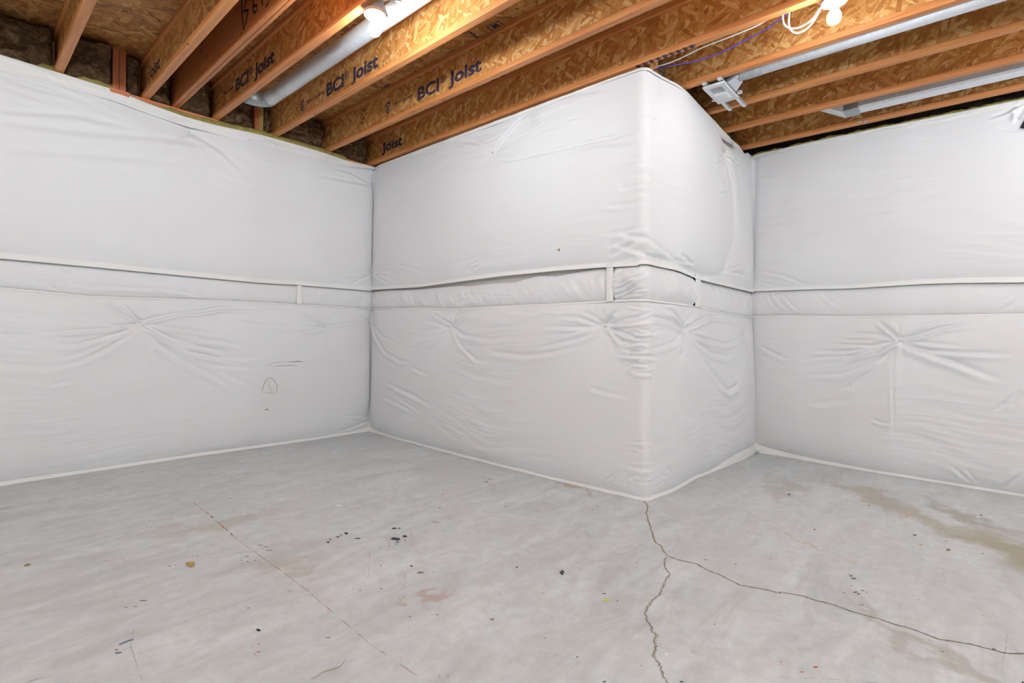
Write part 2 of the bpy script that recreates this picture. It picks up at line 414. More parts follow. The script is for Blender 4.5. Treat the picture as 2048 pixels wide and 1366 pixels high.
# the double beam
beam = empty('beam', (-1.72, -.17, HJ)); tag(beam, 'two-ply laminated wooden beam with black marker writing on its side', 'beam')
MB().bevbox(-1.745, -1.7215, -.178, VMAX - .02, HJ, ZS - .001).build('ply', M['lvl'], beam)
MB().bevbox(-1.7195, -1.697, -.178, VMAX - .02, HJ + .0015, ZS - .001).build('ply', M['lvl'], beam)
def stroke(pts, ax, val, r, name, mat, parent, flat=(-1, 0, 0)):
    mb = MB(); n = Vector(flat)
    q = [Vector(P3(*hit(x, y, ax, val))) for x, y in pts]
    vs = []; fs = []
    for i, p in enumerate(q):
        tdir = (q[min(i + 1, len(q) - 1)] - q[max(i - 1, 0)]).normalized(); sd = tdir.cross(n).normalized()
        w = r if not hasattr(r, '__len__') else r[i]
        vs += [tuple(p + sd * w + n * .0008), tuple(p - sd * w + n * .0008)]
    for i in range(len(q) - 1): fs.append((2 * i, 2 * i + 1, 2 * i + 3, 2 * i + 2))
    return mesh_obj(name, vs, fs, mat, parent)
for pts in [[(483, -14), (484, 20), (486, 48), (487.5, 60), (491, 48), (496, 25), (497, 21), (487, 22), (492, 6), (496, -10)],
            [(507, -6), (506.5, 12), (507, 22), (510, 26), (514, 19), (514, 11), (508, 12)], [(524, -10), (525, 12)], [(533, -8), (540, -2), (536, 7), (532, 14)]]:
    stroke(pts, 0, -1.7452, .0085, 'marker_stroke', M['marker'], beam)
for x, y in [(404, 90), (403, 102), (415, 112), (437, 110), (474, 20), (482, 68)]:
    stroke([(x, y - 4), (x + 1, y), (x - 1, y + 4)], 0, -1.7452, .004, 'nail_mark', M['marker'], beam)

webtext('oist', JU[2], (301, 157), (319, 140), M['ink'], joists[2], .12, bold=.002)
brand(JU[4], (470.5, 184), (551, 122), M['ink'], joists[4], .125)
brand(JU[5], (652, 193), (759, 131), M['ink'], joists[5], .125)
brand(JU[6], (834, 201), (967, 137), M['ink'], joists[6], .125)
webtext('Joist', JU[7], (766, 304), (807, 288), M['ink'], joists[7], .125, bold=.0045)
webtext('Boise Cascade', JU[5], (613, 207.5), (646, 189.5), M['ink'], joists[5], .034)
webtext('Boise Cascade', JU[6], (788, 211), (825, 195.5), M['ink'], joists[6], .034)
webtext('Boise Cascade', JU[4], (448, 191), (466, 178), M['ink'], joists[4], .03)
def logo(ur, x, y, parent):
    uw = ur - .023 - .0058; c = hit(x, y, 0, uw); mb = MB(); n = 28
    vs = []; fs = []
    for k in range(n):
        w = 2 * math.pi * k / n
        for r in (.033, .042): vs.append(P3(uw - .0006, c[1] + r * .82 * math.cos(w), c[2] + r * 1.05 * math.sin(w)))
    for k in range(n):
        j = (k + 1) % n; fs.append((2 * k, 2 * k + 1, 2 * j + 1, 2 * j))
    mb.add(vs, fs)
    def bar(a0, b0, a1, b1, w=.0036):
        dx, dy = a1 - a0, b1 - b0; l = math.hypot(dx, dy); nx, ny = -dy / l * w, dx / l * w
        mb.add([P3(uw - .0006, c[1] + a, c[2] + b) for a, b in ((a0 + nx, b0 + ny), (a0 - nx, b0 - ny), (a1 - nx, b1 - ny), (a1 + nx, b1 + ny))], [(0, 1, 2, 3)])
    bar(0, -.034, 0, .028)
    for zz, w in ((.018, .010), (.004, .016), (-.012, .020)):
        bar(0, zz, -w, zz - .012); bar(0, zz, w, zz - .012)
    return mb.build('printed_logo', M['ink'], parent)
logo(JU[5], 605.5, 211, joists[5]); logo(JU[6], 776, 216, joists[6])
# small print running along the lower flange sides and lower webs
SP = [(5, 'COVER SIDE UP', (718, 166.5), (765, 141)), (5, '3.178', (826, 106), (842, 98)), (5, 'JOIST', (822, 110), (838, 103)),
      (5, '3.178', (857, 90), (873, 80)), (5, 'WWW BC COM', (905, 61), (960, 33)), (6, 'NOISE CASCADE', (918, 179.5), (975, 154)), (6, 'TO THE SCHEDULE', (985, 149), (1050, 119)),
      (6, 'JOIST', (1052, 118), (1072, 108)), (6, '3.178', (1089, 101.5), (1108, 91)), (6, 'LOC ES ERK 13526', (1126, 84), (1211, 45)), (6, 'LLRC 13300-17', (1232, 35), (1312, 2)),
      (7, '3.178', (876, 277), (888, 271)), (7, '13300-17', (974, 240), (1000, 229)), (7, 'NUMBR MR 1547', (1004, 227), (1048, 212)), (7, 'WRITE SITE OK', (1058, 207), (1115, 187)), (7, '0811-70', (1128, 181), (1166, 167)), (7, '13.2', (1180, 164), (1200, 156)),
      (6, 'E-178', (638, 999), (0, 0))][:-1]
for k, body, a, b_ in SP:
    webtext(body, JU[k] + .001, a, b_, M['smallink'], joists[k], .02, 'small_print')
# upright stamp columns on the webs of the sixth and seventh joist
for k, x, ys in ((6, 724, (222, 230, 238, 246)), (7, 778, (270, 277, 284))):
    uw = JU[k] - .023 - .0058
    for i, y in enumerate(ys):
        a = hit(x - (i % 2) * 3, y + 3, 0, uw)
        ob = text('X58 B#'[i:i + 3], 'date_stamp', M['ink'], joists[k], P3(uw, a[1], a[2]), WEBX, WEBN, .03); del ob['w']
# dark zebra print on the underside of the seventh joist
for i in range(9):
    a = hit(1278 + i * 13.6, 134 - i * 4.7, 2, HJ)
    MB().box(JU[7] - .040, JU[7] - .003, a[1] - .011, a[1] + .010, HJ - .0012, HJ - .0002).build('printed_bar', M['smallink'] if i % 2 else M['ink'], joists[7])
    MB().box(JU[7] - .030, JU[7] - .022, a[1] + .010, a[1] + .024, HJ - .0012, HJ - .0002).build('printed_bar', M['ink'], joists[7])
# knots
for k, x, y in ((5, 630, 228.5), (6, 888, 200), (5, 864, 101), (2, 376, 88)):
    a = hit(x, y, 2, HJ)
    MB().lathe((a[0], a[1], HJ - .0004), [(0, 0), (.008, 0)], 10).build('knot', M['dark'] if k == 5 and x < 700 else M['smallink'], joists[k])
# staple-like bracket pieces on the last joist
for x, y in ((1719, 244), (1731, 243)):
    a = hit(x, y, 0, JU[11] - .046)
    MB().box(JU[11] - .049, JU[11] - .0462, a[1] - .012, a[1] + .012, a[2] - .007, a[2] + .007).build('nail_plate', M['galvdark'], joists[11])
# dark ink bars on the subfloor, right of the first lettered joists
for x, y, s in ((770, 172, .05), (985, 48, .05)):
    a = hit(x, y, 2, ZS)
    for (du, dv, wu, wv) in ((0, 0, .003, s), (.05, 0, .003, s), (.025, s, .028, .003), (.025, -s, .028, .003), (.025, 0, .016, s * .5)):
        MB().box(a[0] + du - wu, a[0] + du + wu, a[1] + dv - wv, a[1] + dv + wv, ZS - .0015, ZS - .0004).build('printed_stamp', M['ink'], ceil)
a0 = hit(945, 68, 2, ZS); a1 = hit(962, 80, 2, ZS)
stroke([(940, 64), (960, 79)], 2, ZS - .001, .008, 'printed_band', M['ink'], ceil, (0, 0, -1))

# blocks standing on the sill plate
bk = empty('wood_block', (-2.06, -.03, HJ)); tag(bk, 'pair of short orange studs standing on the left sill plate', 'wood block')
MB().box(-2.101, -2.065, -.09, -.03, HJ, ZS - .002).build('stud', M['post'], bk)
MB().box(-2.062, -2.026, -.09, -.03, HJ, ZS - .002).build('stud', M['post'], bk)
MB().box(-2.12, -2.01, -.06, -.004, HJ - .045, HJ - .0005).build('foot_chip', M['plate'], bk)
bk = empty('wood_block', (-1.12, -.03, HJ)); tag(bk, 'short orange stud with strand-board side below the duct elbow', 'wood block')
MB().box(-1.149, -1.113, -.09, -.02, HJ, ZS - .002).build('stud', M['post'], bk)
MB().box(-1.112, -1.08, -.09, -.022, HJ, ZS - .002).build('board_strip', M['osbside'], bk)
bk = MB().box(.05, .155, L1 - .16, L1 - .02, HJ + .002, HJ + .19).build('board_block', M['web']); tag(bk, 'pale strand-board block peeking above the bump-out corner', 'board')

# ------------------------------------------------------------------ brown wool in the joist bays
def wool_mesh(u0, u1, v0, depth, z0, z1, seed, axis='v', mat=None, name='insulation_batt'):
    nu = max(10, int((u1 - u0) / .008)); nz = max(8, int((z1 - z0) / .008))
    A, Z = np.meshgrid(np.linspace(0, 1, nu), np.linspace(0, 1, nz))
    e = np.minimum(np.minimum(A, 1 - A) * (u1 - u0), np.minimum(Z * 1.2, 1 - Z) * (z1 - z0)) / .06
    env = np.sqrt(np.clip(1 - (1 - np.clip(e, 0, 1)) ** 2, 0, 1))
    x = A * (u1 - u0) + seed * 3.1; y = Z * (z1 - z0) + seed * 1.7
    n = perlin(x * 9, y * 9, seed) * .35 + perlin(x * 22, y * 22, seed + 1) * .22 + np.abs(perlin(x * 46, y * 46, seed + 2)) * .2 + perlin(x * 90, y * 90, seed + 3) * .06
    h = depth * env * (.8 + .8 * n + .5 * perlin(x * 4.5, y * 4.5, seed + 9)) + .012 * env * perlin(x * 30 + y * 16, y * 30, seed + 5)
    a = u0 + A * (u1 - u0); z = z0 + Z * (z1 - z0)
    if axis == 'v': pts = [P3(p, v0 + q, r) for p, q, r in zip(a.ravel(), h.ravel(), z.ravel())]
    else: pts = [P3(v0 - q, p, r) for p, q, r in zip(a.ravel(), h.ravel(), z.ravel())]
    f = []
    for j in range(nz - 1):
        for i in range(nu - 1):
            q = j * nu + i; f.append((q, q + nu, q + nu + 1, q + 1) if axis == 'v' else (q, q + 1, q + nu + 1, q + nu))
    f = [tuple(reversed(q)) for q in f]
    return mesh_obj(name, pts, f, mat or M['wool'], None, True)
BAYS = [(-2.83, -2.408, 'dark brown insulation batt in the leftmost bay of the picture'), (-2.362, -2.103, 'brown insulation batt between the first joist and the orange studs'),
        (-2.024, -1.932, 'narrow dark insulation batt right of the orange studs'), (-1.886, -1.746, 'small brown insulation batt beside the marked beam'),
        (-1.696, -1.468, 'brown insulation batt between marked beam and lettered joist'), (-1.422, -1.15, 'light brown insulation batt left of the stud under the duct'),
        (-1.078, -1.011, 'narrow mottled insulation batt right of the stud under the duct'), (-.964, -.534, 'brown insulation batt in the bay left of the shadow-crossed joist'),
        (-.486, -.062, 'dark insulation batt in the last bay before the inside corner')]
for i, (a, b_, lab) in enumerate(BAYS):
    tag(wool_mesh(a, b_, -.12, .12 + .02 * (i % 2), HJ + .001, ZS - .003, 10 + i), lab, 'insulation batt', 'brown batts in the joist bays')
    # loose roll of wool lying on the plate
    if i in (0, 1, 3, 4, 5, 7): tag(wool_mesh(a + .02 + (.08 if i == 0 else 0), b_ - .01, -.11, .115, HJ + .001, HJ + .075, 60 + i), lab.replace('insulation batt', 'tuft of insulation lying low').replace('brown tuft', 'brown tuft'), 'insulation tuft', 'loose tufts along the left sill plate')
for i, (a, b_, lab) in enumerate([(.16, .388, 'pale brown insulation batt behind the strand-board block'), (.439, .87, 'dark insulation batt in the bay behind the exhaust fan'), (.925, 1.30, 'dark insulation batt in the bay right of the fan brackets'), (1.352, 1.774, 'darkest insulation batt beside the last joist')]):
    tag(wool_mesh(a, b_, L1 - .15, .09, HJ + .001, ZS - .003, 30 + i), lab, 'insulation batt', 'brown batts above the bump-out')
for i, (a, b_, lab) in enumerate([(-5.658, -5.238, 'in the farthest bay'), (-5.188, -4.768, 'second bay from the far corner'), (-4.718, -4.298, 'third bay from the far corner'), (-4.248, -3.828, 'middle of the unseen bays'), (-3.778, -3.348, 'second bay left of the picture'), (-3.298, -2.878, 'nearest the picture')]):
    tag(wool_mesh(a, b_, -.15, .05, HJ + .001, ZS - .003, 40 + i), 'brown insulation batt left of the picture edge, ' + lab, 'insulation batt', 'batts left of the picture edge')
tag(wool_mesh(L1 - .1, VMAX, L2 + .16, .10, HJ + .001, ZS - .003, 50, 'u', plain('gap_shade_black', (.03, .025, .02), 1, 0, .4, 40)), 'black wool strip painting the dark gap above the right wall', 'insulation batt')  # black colour stands in for the shade in the gap above the blankets

# ------------------------------------------------------------------ insulation blankets on the walls
def cs(ox, oy, k, pts): return [(ox + x / k, oy + y / k) for x, y in pts]
KS = 3.9365
def wall_sz(w, x, y):
    if w == 'L': p = hit(x, y, 1, .02); return -p[0], p[2]
    if w == 'M': p = hit(x, y, 0, -.02); return p[1], p[2]
    if w == 'E': p = hit(x, y, 1, L1 + .05); return p[0] + 2.97, p[2]
    p = hit(x, y, 0, L2 - .02); return p[1], p[2]
AA = 2.95; RC = .045
def lin(z, a, b): return a + (b - a) * z / 2.67
def soft(s, xs, ys, k=.14):
    o = np.linspace(-1, 1, 9); w_ = np.cos(o * math.pi / 2) ** 2 + .02
    return sum(np.interp(s + q * k, xs, ys) * a for q, a in zip(o, w_)) / w_.sum()
def path(w, s, z):
    """base position and outward normal, arrays"""
    if w == 'L':
        return -s, soft(s, [0, .7, 1.65, 2.15, 2.66], [0, .02, -.02, -.02, 0]), np.zeros_like(s), np.ones_like(s)
    if w == 'R':
        v0 = 3.06 - .03 * z / 2.67
        return L2 + np.zeros_like(s) + soft(s, [3, 3.4, 3.8, 4.2], [0.01, .03, .0, .0]) * (1 - z / 2.67), s, -np.ones_like(s), np.zeros_like(s)
    Lz = lin(z, 3.035, 2.985); R = RC; arc = .07
    um = soft(s, [0, .6, 1.3, 2.3, 2.95], [-.01, -.03, -.04, -.02, .02]) * (1 - z / 2.67) + soft(s, [0, 1.3, 2.2, 2.95], [-.005, -.02, -.03, -.03]) * z / 2.67
    umE = lin(z, .02, -.03)
    t = np.clip((s - AA) / arc, 0, 1) * math.pi / 2
    u_mid, v_mid = um, s / AA * (Lz - R)
    u_arc, v_arc = umE + R - R * np.cos(t), Lz - R + R * np.sin(t)
    k = (s - AA - arc)
    vb = soft(s - 2.97, [.1, .3, .7, 1.25, 1.5, 1.95], [0, .03, .01, .05, .07, .07]); vt = soft(s - 2.97, [.1, .35, .5, .9, 1.1, 1.5, 1.9], [0, .055, .055, .03, .02, 0, .01])
    u_e = umE + R + k * (L2 + .03 - umE - R) / (L2 - .055); v_e = Lz + vb * (1 - z / 2.67) + vt * z / 2.67
    isM = s < AA; isE = s > AA + arc
    u = np.where(isM, u_mid, np.where(isE, u_e, u_arc)); v = np.where(isM, v_mid, np.where(isE, v_e, v_arc))
    return u, v, -np.cos(t), np.sin(t)

CR = {'L': [], 'B': [], 'R': []}      # creases: (points (s,z), width, amplitude)
def crease(w, pts, width=.012, amp=.006):
    key = 'B' if w in 'ME' else w
    CR[key].append((np.array([wall_sz(w, x, y) for x, y in pts]), width, amp))
PINS = {'L': [], 'B': [], 'R': []}
def pin(w, x, y, depth=.03, r=.09, fan=.005, show=True):
    key = 'B' if w in 'ME' else w
    s, z = wall_sz(w, x, y); PINS[key].append((s, z, depth, r, fan, show))
cL = lambda *p: cs(0, 480, KS, p); cL2 = lambda *p: cs(400, 480, KS, p); cM = lambda *p: cs(800, 480, KS, p)
cE = lambda *p: cs(1100, 480, KS, p); cR = lambda *p: cs(1528, 480, KS, p); cT = lambda *p: cs(800, 0, KS, p); cX = lambda *p: cs(1220, 240, 3.793, p)
S, m_, f_ = .010, .009, .006
for pts, wd, am in [
    (cL((1115, 640), (1000, 580), (900, 520), (820, 485), (740, 475)), .012, .010), (cL((1115, 640), (1040, 570), (1000, 525), (920, 495)), .009, .006),
    (cL((1115, 640), (1250, 610), (1400, 578), (1600, 560), (1750, 530), (2047, 538)), .012, .010), (cL((1100, 655), (980, 672), (880, 668), (700, 655)), .010, .006),
    (cL((1090, 660), (900, 690), (650, 712), (420, 722), (240, 718)), .012, .007), (cL((1080, 670), (950, 730), (750, 790), (600, 825), (300, 820)), .014, .007),
    (cL((1090, 680), (900, 760), (650, 890), (400, 950)), .014, .005), (cL((1140, 655), (1300, 690), (1500, 710), (1800, 760)), .012, .006),
    (cL((1140, 665), (1280, 740), (1450, 830), (1650, 860), (1950, 900)), .014, .009), (cL((1145, 670), (1300, 780), (1500, 880), (1700, 930), (2000, 1000)), .016, .008),
    (cL((1140, 680), (1250, 820), (1400, 930), (1700, 1080), (1900, 1200)), .018, .006), (cL((1100, 690), (850, 850), (600, 960), (300, 1030)), .016, .005),
    (cL((550, 1110), (450, 1130), (350, 1150)), .012, .004), (cL((260, 270), (420, 285), (600, 225)), .010, .005), (cL((560, 345), (900, 370), (1300, 385), (1640, 455)), .012, .006),
    (cL((1420, 400), (1500, 420), (1600, 450)), .010, .005), (cL((380, 350), (430, 380), (470, 400)), .009, .005), (cL((0, 745), (150, 750), (300, 745)), .014, .005),
    (cL((0, 990), (250, 1010), (500, 1000)), .02, .003), (cL((1200, 760), (1400, 780), (1700, 880), (2000, 960)), .018, .005),
    (cL2((985, 683), (880, 610), (740, 545)), .010, .008), (cL2((985, 683), (1200, 648), (1350, 645)), .010, .008), (cL2((985, 690), (800, 725), (700, 735)), .012, .005),
    (cL2((960, 685), (600, 680), (200, 640)), .014, .004), (cL2((0, 785), (180, 800), (300, 830), (370, 820)), .014, .007), (cL2((0, 565), (200, 535), (600, 550)), .012, .006),
    (cL2((0, 895), (250, 930), (500, 920)), .016, .004), (cL2((1350, 640), (1290, 600), (1220, 560)), .010, .007), (cL2((1350, 250), (1200, 265), (1100, 260)), .012, .004),
    (cL2((1350, 270), (1250, 320), (1180, 370)), .010, .004), (cL2((200, 1060), (400, 1150), (600, 1250)), .018, .004), (cL2((100, 980), (300, 1000), (500, 1010)), .016, .004),
    ([(0, 1+222), (150, 230), (300, 262)], .02, .004), ([(0, 243), (150, 262), (330, 275), (480, 300)], .025, .004), ([(383, 262), (330, 285), (270, 330)], .018, .003), ([(383, 262), (440, 300), (500, 360)], .018, .003),
    ([(745, 840), (690, 860), (640, 878)], .010, .006), ([(738, 835), (700, 832), (680, 833)], .010, .004), ([(0, 300), (200, 310), (420, 330)], .03, .003),
    ([(740, 366), (700, 345), (650, 335)], .012, .004), ([(740, 370), (690, 362), (620, 350)], .014, .004)]:
    crease('L', pts, wd, am)
pin('L', *cL((1115, 645))[0], .040, .085, .006); pin('L', *cL2((985, 683))[0], .030, .07, .005); pin('L', 383, 259, .04, .06, .003)
pin('L', 743, 645, .03, .07, .004); pin('L', 744, 545, .02, .06, .004); pin('L', 748, 366, .02, .05, .003); pin('L', 739, 830, .03, .08, .004)
for pts, wd, am in [
    (cM((423, 672), (330, 615), (240, 560)), .010, .010), (cM((425, 670), (440, 610), (490, 550)), .010, .008), (cM((430, 668), (510, 610), (620, 545)), .010, .008),
    (cM((435, 690), (520, 750), (620, 765), (770, 775)), .014, .009), (cM((400, 700), (300, 790), (150, 850), (40, 855)), .014, .006), (cM((440, 700), (510, 830), (620, 940), (760, 960)), .014, .006),
    (cM((400, 690), (250, 640), (200, 640)), .012, .006), (cM((400, 690), (200, 720), (50, 690)), .012, .005), (cL2((1355, 665), (1400, 770), (1480, 880), (1600, 950), (1720, 960)), .014, .009), (cL2((1360, 660), (1450, 760), (1600, 820)), .012, .005),
    (cL2((1700, 1000), (1780, 1040), (1850, 1060)), .014, .004), (cM((1595, 665), (1500, 650), (1400, 610), (1220, 600)), .012, .008), (cM((1590, 660), (1500, 590), (1400, 560)), .010, .007),
    (cM((1600, 650), (1640, 590), (1700, 545)), .012, .010), (cM((1580, 675), (1400, 690), (1120, 685)), .012, .010), (cM((1570, 690), (1400, 720), (1280, 750)), .012, .007),
    (cM((1570, 700), (1400, 780), (1200, 830), (1000, 870)), .016, .008), (cM((1620, 670), (1760, 620), (1930, 600)), .012, .009), (cM((1620, 690), (1750, 740), (1900, 800)), .012, .009),
    (cM((1630, 700), (1720, 800), (1850, 800)), .012, .006), (cM((1620, 665), (1800, 650), (1920, 620)), .010, .009), (cM((760, 880), (1000, 910), (1200, 880), (1500, 800)), .018, .006),
    (cM((880, 560), (1000, 580), (1150, 560)), .012, .004), (cM((1120, 550), (1280, 565), (1390, 540)), .010, .005),
    (cM((0, 1170), (150, 1220), (300, 1310)), .014, .004), (cM((30, 1250), (120, 1300), (200, 1360)), .014, .004), (cM((0, 950), (60, 955), (120, 965)), .012, .004), (cM((600, 1060), (800, 1100), (960, 1090)), .02, .003),
    (cL2((1500, 1120), (1700, 1220), (1900, 1330)), .016, .005), (cL2((1480, 1240), (1600, 1290), (1750, 1360)), .014, .005), (cL2((1360, 240), (1480, 205), (1560, 210)), .010, .006), (cL2((1365, 250), (1500, 250), (1640, 300)), .010, .006),
    (cL2((1370, 270), (1430, 310), (1500, 350)), .010, .006), (cL2((1360, 260), (1450, 280), (1560, 340)), .010, .005), (cL2((1600, 200), (1700, 230), (1800, 260)), .012, .004),
    (cT((755, 1205), (700, 1170), (600, 1130), (450, 1110)), .012, .006), (cT((755, 1200), (830, 1100), (950, 970), (1060, 885)), .010, .009),
    (cT((820, 1265), (900, 1277), (1100, 1240), (1400, 1170), (1600, 1120), (1800, 1070), (1950, 1055)), .014, .008), (cT((1370, 955), (1430, 945), (1500, 930)), .010, .004),
    (cT((1500, 1140), (1700, 1090), (1900, 1010)), .014, .004), (cT((1200, 760), (1500, 740), (1700, 690)), .02, .003),
    (cX((0, 150), (130, 120), (300, 85)), .014, .007), (cX((0, 180), (200, 140), (300, 115)), .012, .007), (cX((60, 110), (200, 80), (290, 75)), .010, .004), (cX((60, 330), (180, 300), (290, 290)), .014, .003), (cX((100, 530), (200, 500), (300, 480)), .012, .003), (cX((0, 660), (150, 640), (290, 600)), .014, .003),
    (cX((0, 870), (200, 830), (290, 800)), .014, .004), (cX((40, 1080), (150, 1050), (240, 1050)), .010, .004), (cX((60, 1110), (170, 1095), (260, 1095)), .008, .004), (cX((0, 1030), (130, 960), (240, 900)), .014, .005), (cX((0, 960), (120, 900), (230, 860)), .014, .004),
    ([(934, 527), (962, 512), (985, 500)], .012, .003), ([(948, 530), (965, 524)], .008, .005), ([(953, 538), (970, 530)], .008, .004)]:
    crease('M', pts, wd, am)
pin('M', *cM((423, 680))[0], .035, .075, .006); pin('M', *cM((1595, 682))[0], .045, .085, .007); pin('M', *cT((755, 1212))[0], .02, .06, .003)
for pts, wd, am in [
    (cE((1040, 710), (1020, 640), (960, 560), (880, 540)), .014, .012), (cE((1045, 705), (1060, 640), (1110, 590), (1170, 570)), .014, .010), (cE((1050, 705), (1130, 650), (1230, 600), (1330, 605), (1430, 640), (1492, 740)), .014, .012),
    (cE((1030, 700), (960, 650), (860, 610), (760, 590)), .014, .010), (cE((1050, 715), (1150, 715), (1210, 725)), .012, .007), (cE((1060, 725), (1180, 780), (1320, 820), (1430, 790), (1490, 770)), .016, .012),
    (cE((1050, 730), (1130, 810), (1220, 890), (1340, 920), (1430, 880)), .018, .010), (cE((1020, 730), (960, 800), (860, 850), (770, 870)), .014, .007), (cE((1030, 750), (1000, 900), (950, 960)), .016, .006),
    (cE((700, 920), (760, 915), (860, 930)), .010, .010), (cE((1160, 950), (1250, 1080), (1330, 1180), (1390, 1150), (1440, 1000), (1500, 850)), .022, .008), (cE((1250, 1130), (1320, 1190), (1380, 1180)), .014, .006),
    (cE((800, 120), (900, 150), (1000, 200), (1100, 250), (1200, 288), (1300, 282), (1365, 240)), .018, .014), (cE((860, 130), (950, 190), (1010, 215)), .012, .008), (cE((1365, 240), (1400, 130), (1430, 0)), .018, .010),
    (cE((1370, 240), (1450, 210), (1520, 200)), .012, .007), (cE((1365, 235), (1350, 180), (1330, 100)), .014, .005), (cE((1000, 120), (1060, 170), (1120, 200)), .012, .006), (cE((1370, 250), (1450, 260), (1540, 300)), .010, .005),
    (cX((870, 255), (850, 330), (850, 600)), .018, .007), (cX((875, 250), (930, 450), (940, 900), (870, 1130)), .03, .014), (cX((880, 270), (905, 500), (900, 700)), .016, .006), (cX((890, 260), (960, 320), (1010, 350)), .012, .004),
    (cX((250, 820), (400, 960), (480, 1060), (520, 1110)), .016, .008), (cX((230, 900), (350, 1030), (500, 1110)), .014, .007), (cX((480, 1060), (550, 1085), (620, 1090)), .010, .006), (cX((300, 380), (400, 450), (560, 560)), .02, .003), (cX((300, 520), (450, 620), (600, 720)), .02, .003),
    (cX((740, 330), (800, 310), (840, 300)), .012, .003), (cX((770, 550), (820, 540), (850, 500)), .012, .004), (cX((540, 1040), (580, 1080), (615, 1110)), .007, .006),
    (cE((1040, 900), (1035, 1050), (1040, 1150)), .012, .006), (cE((770, 640), (830, 620), (900, 625)), .012, .005), (cE((760, 730), (840, 725), (900, 700)), .012, .005),
    (cE((560, 1240), (640, 1260), (740, 1250)), .014, .003)]:
    crease('E', pts, wd, am)
pin('E', *cE((1040, 715))[0], .055, .10, .009); pin('E', *cE((1495, 765))[0], .05, .09, .008); pin('E', *cE((1365, 240))[0], .05, .09, .006); pin('E', *cX((870, 255))[0], .05, .07, .006)
# gathered pleats wrapping round the outer corner
g = random.Random(7)
for i in range(40):
    z = g.uniform(.78, 1.22) if i < 24 else (g.uniform(.05, .8) if i < 32 else g.uniform(1.55, 2.5)); s0 = 2.985 + g.uniform(-.07, .03); l1 = g.uniform(.05, .16); l2 = g.uniform(.04, .12)
    CR['B'].append((np.array([(s0 - l1, z + g.uniform(-.05, .03)), (s0, z), (s0 + l2, z + g.uniform(-.035, .035))]), -g.uniform(.005, .010), g.uniform(.003, .006) if i < 24 else g.uniform(.001, .0025)))
for i in range(14):     # hanging puckers near the bottom of the corner
    z = g.uniform(.04, .16); s0 = 2.985 + g.uniform(-.32, .25); d = .05 * (1 if s0 < 2.98 else -1)
    CR['B'].append((np.array([(s0, z), (s0 + d * .4, z + .03), (s0 + d * 1.6, z + g.uniform(.03, .07))]), .010, g.uniform(.0015, .003)))
for pts, wd, am in [
    (cR((1060, 770), (980, 700), (900, 640), (850, 612)), .012, .011), (cR((1050, 775), (950, 690), (900, 640)), .009, .006), (cR((1090, 770), (1250, 745), (1400, 690), (1550, 665), (1740, 658)), .014, .012),
    (cR((1120, 740), (1220, 680), (1400, 640), (1640, 620)), .012, .008), (cR((1050, 780), (900, 745), (700, 740), (560, 770)), .014, .008), (cR((1050, 790), (850, 830), (500, 820)), .014, .009),
    (cR((1040, 800), (900, 870), (750, 900), (600, 950), (480, 1000)), .016, .012), (cR((1030, 800), (850, 850), (600, 880), (350, 870)), .014, .009), (cR((1100, 800), (1250, 810), (1500, 830), (1640, 850)), .014, .009),
    (cR((1110, 820), (1300, 870), (1600, 885), (1850, 895), (2040, 888)), .016, .012), (cR((1110, 830), (1250, 880), (1500, 960), (1750, 1060), (1950, 1120)), .020, .012), (cR((1040, 840), (950, 920), (800, 1000), (600, 1060), (250, 1060)), .016, .007),
    (cR((1030, 850), (930, 960), (700, 1150), (500, 1190)), .016, .006), (cR((1020, 880), (1015, 1100), (1020, 1250)), .010, .002), (cR((0, 850), (100, 900), (200, 950)), .016, .006),
    (cR((20, 420), (60, 500), (120, 570)), .008, .005), (cR((60, 410), (120, 490), (200, 570)), .008, .005), (cR((130, 410), (200, 500), (290, 580)), .009, .005), (cR((440, 400), (520, 480), (620, 540)), .012, .003),
    (cR((0, 250), (150, 280), (300, 340), (420, 355)), .012, .006), (cR((170, 330), (350, 360), (500, 400)), .012, .005), (cR((0, 340), (100, 360), (180, 375)), .009, .005), (cR((460, 320), (540, 340), (600, 350)), .010, .004), (cR((860, 790), (700, 790), (520, 765)), .012, .006),
    (cR((900, 855), (700, 905), (400, 930), (260, 955)), .014, .007), (cR((1830, 575), (1930, 520), (2040, 440)), .012, .005), (cR((1940, 1300), (1990, 1230), (2040, 1160)), .014, .006), (cR((600, 650), (800, 630), (980, 625)), .012, .004),
    (cR((400, 1290), (600, 1260), (750, 1240)), .02, .004), (cR((1020, 1170), (1018, 1300), (1015, 1365)), .009, .002), ([(1749, 839), (1768, 845), (1784, 846)], .010, .006), ([(1787, 780), (1787, 845), (1788, 905)], .008, .003), ([(1908, 935), (1935, 958), (1960, 975)], .012, .007), ([(1935, 940), (1950, 960), (1968, 973)], .010, .006),
    ([(2010, 975), (2030, 955), (2048, 942)], .014, .006), ([(1990, 820), (2015, 800), (2040, 772)], .012, .005), ([(2048, 200), (2036, 212), (2010, 226), (1975, 237)], .010, .010), ([(2046, 215), (2036, 235), (2030, 252)], .012, .008), ([(2048, 262), (2015, 262), (1990, 256)], .010, .005), ([(2030, 222), (2036, 236), (2042, 246)], .008, .008), ([(1495, 300 + 42), (1520, 350), (1560, 352)], .02, .003), ([(1550, 905), (1640, 918), (1740, 940)], .010, .005)]:
    crease('R', pts, wd, am)
pin('R', *cR((1075, 795))[0], .050, .09, .008)

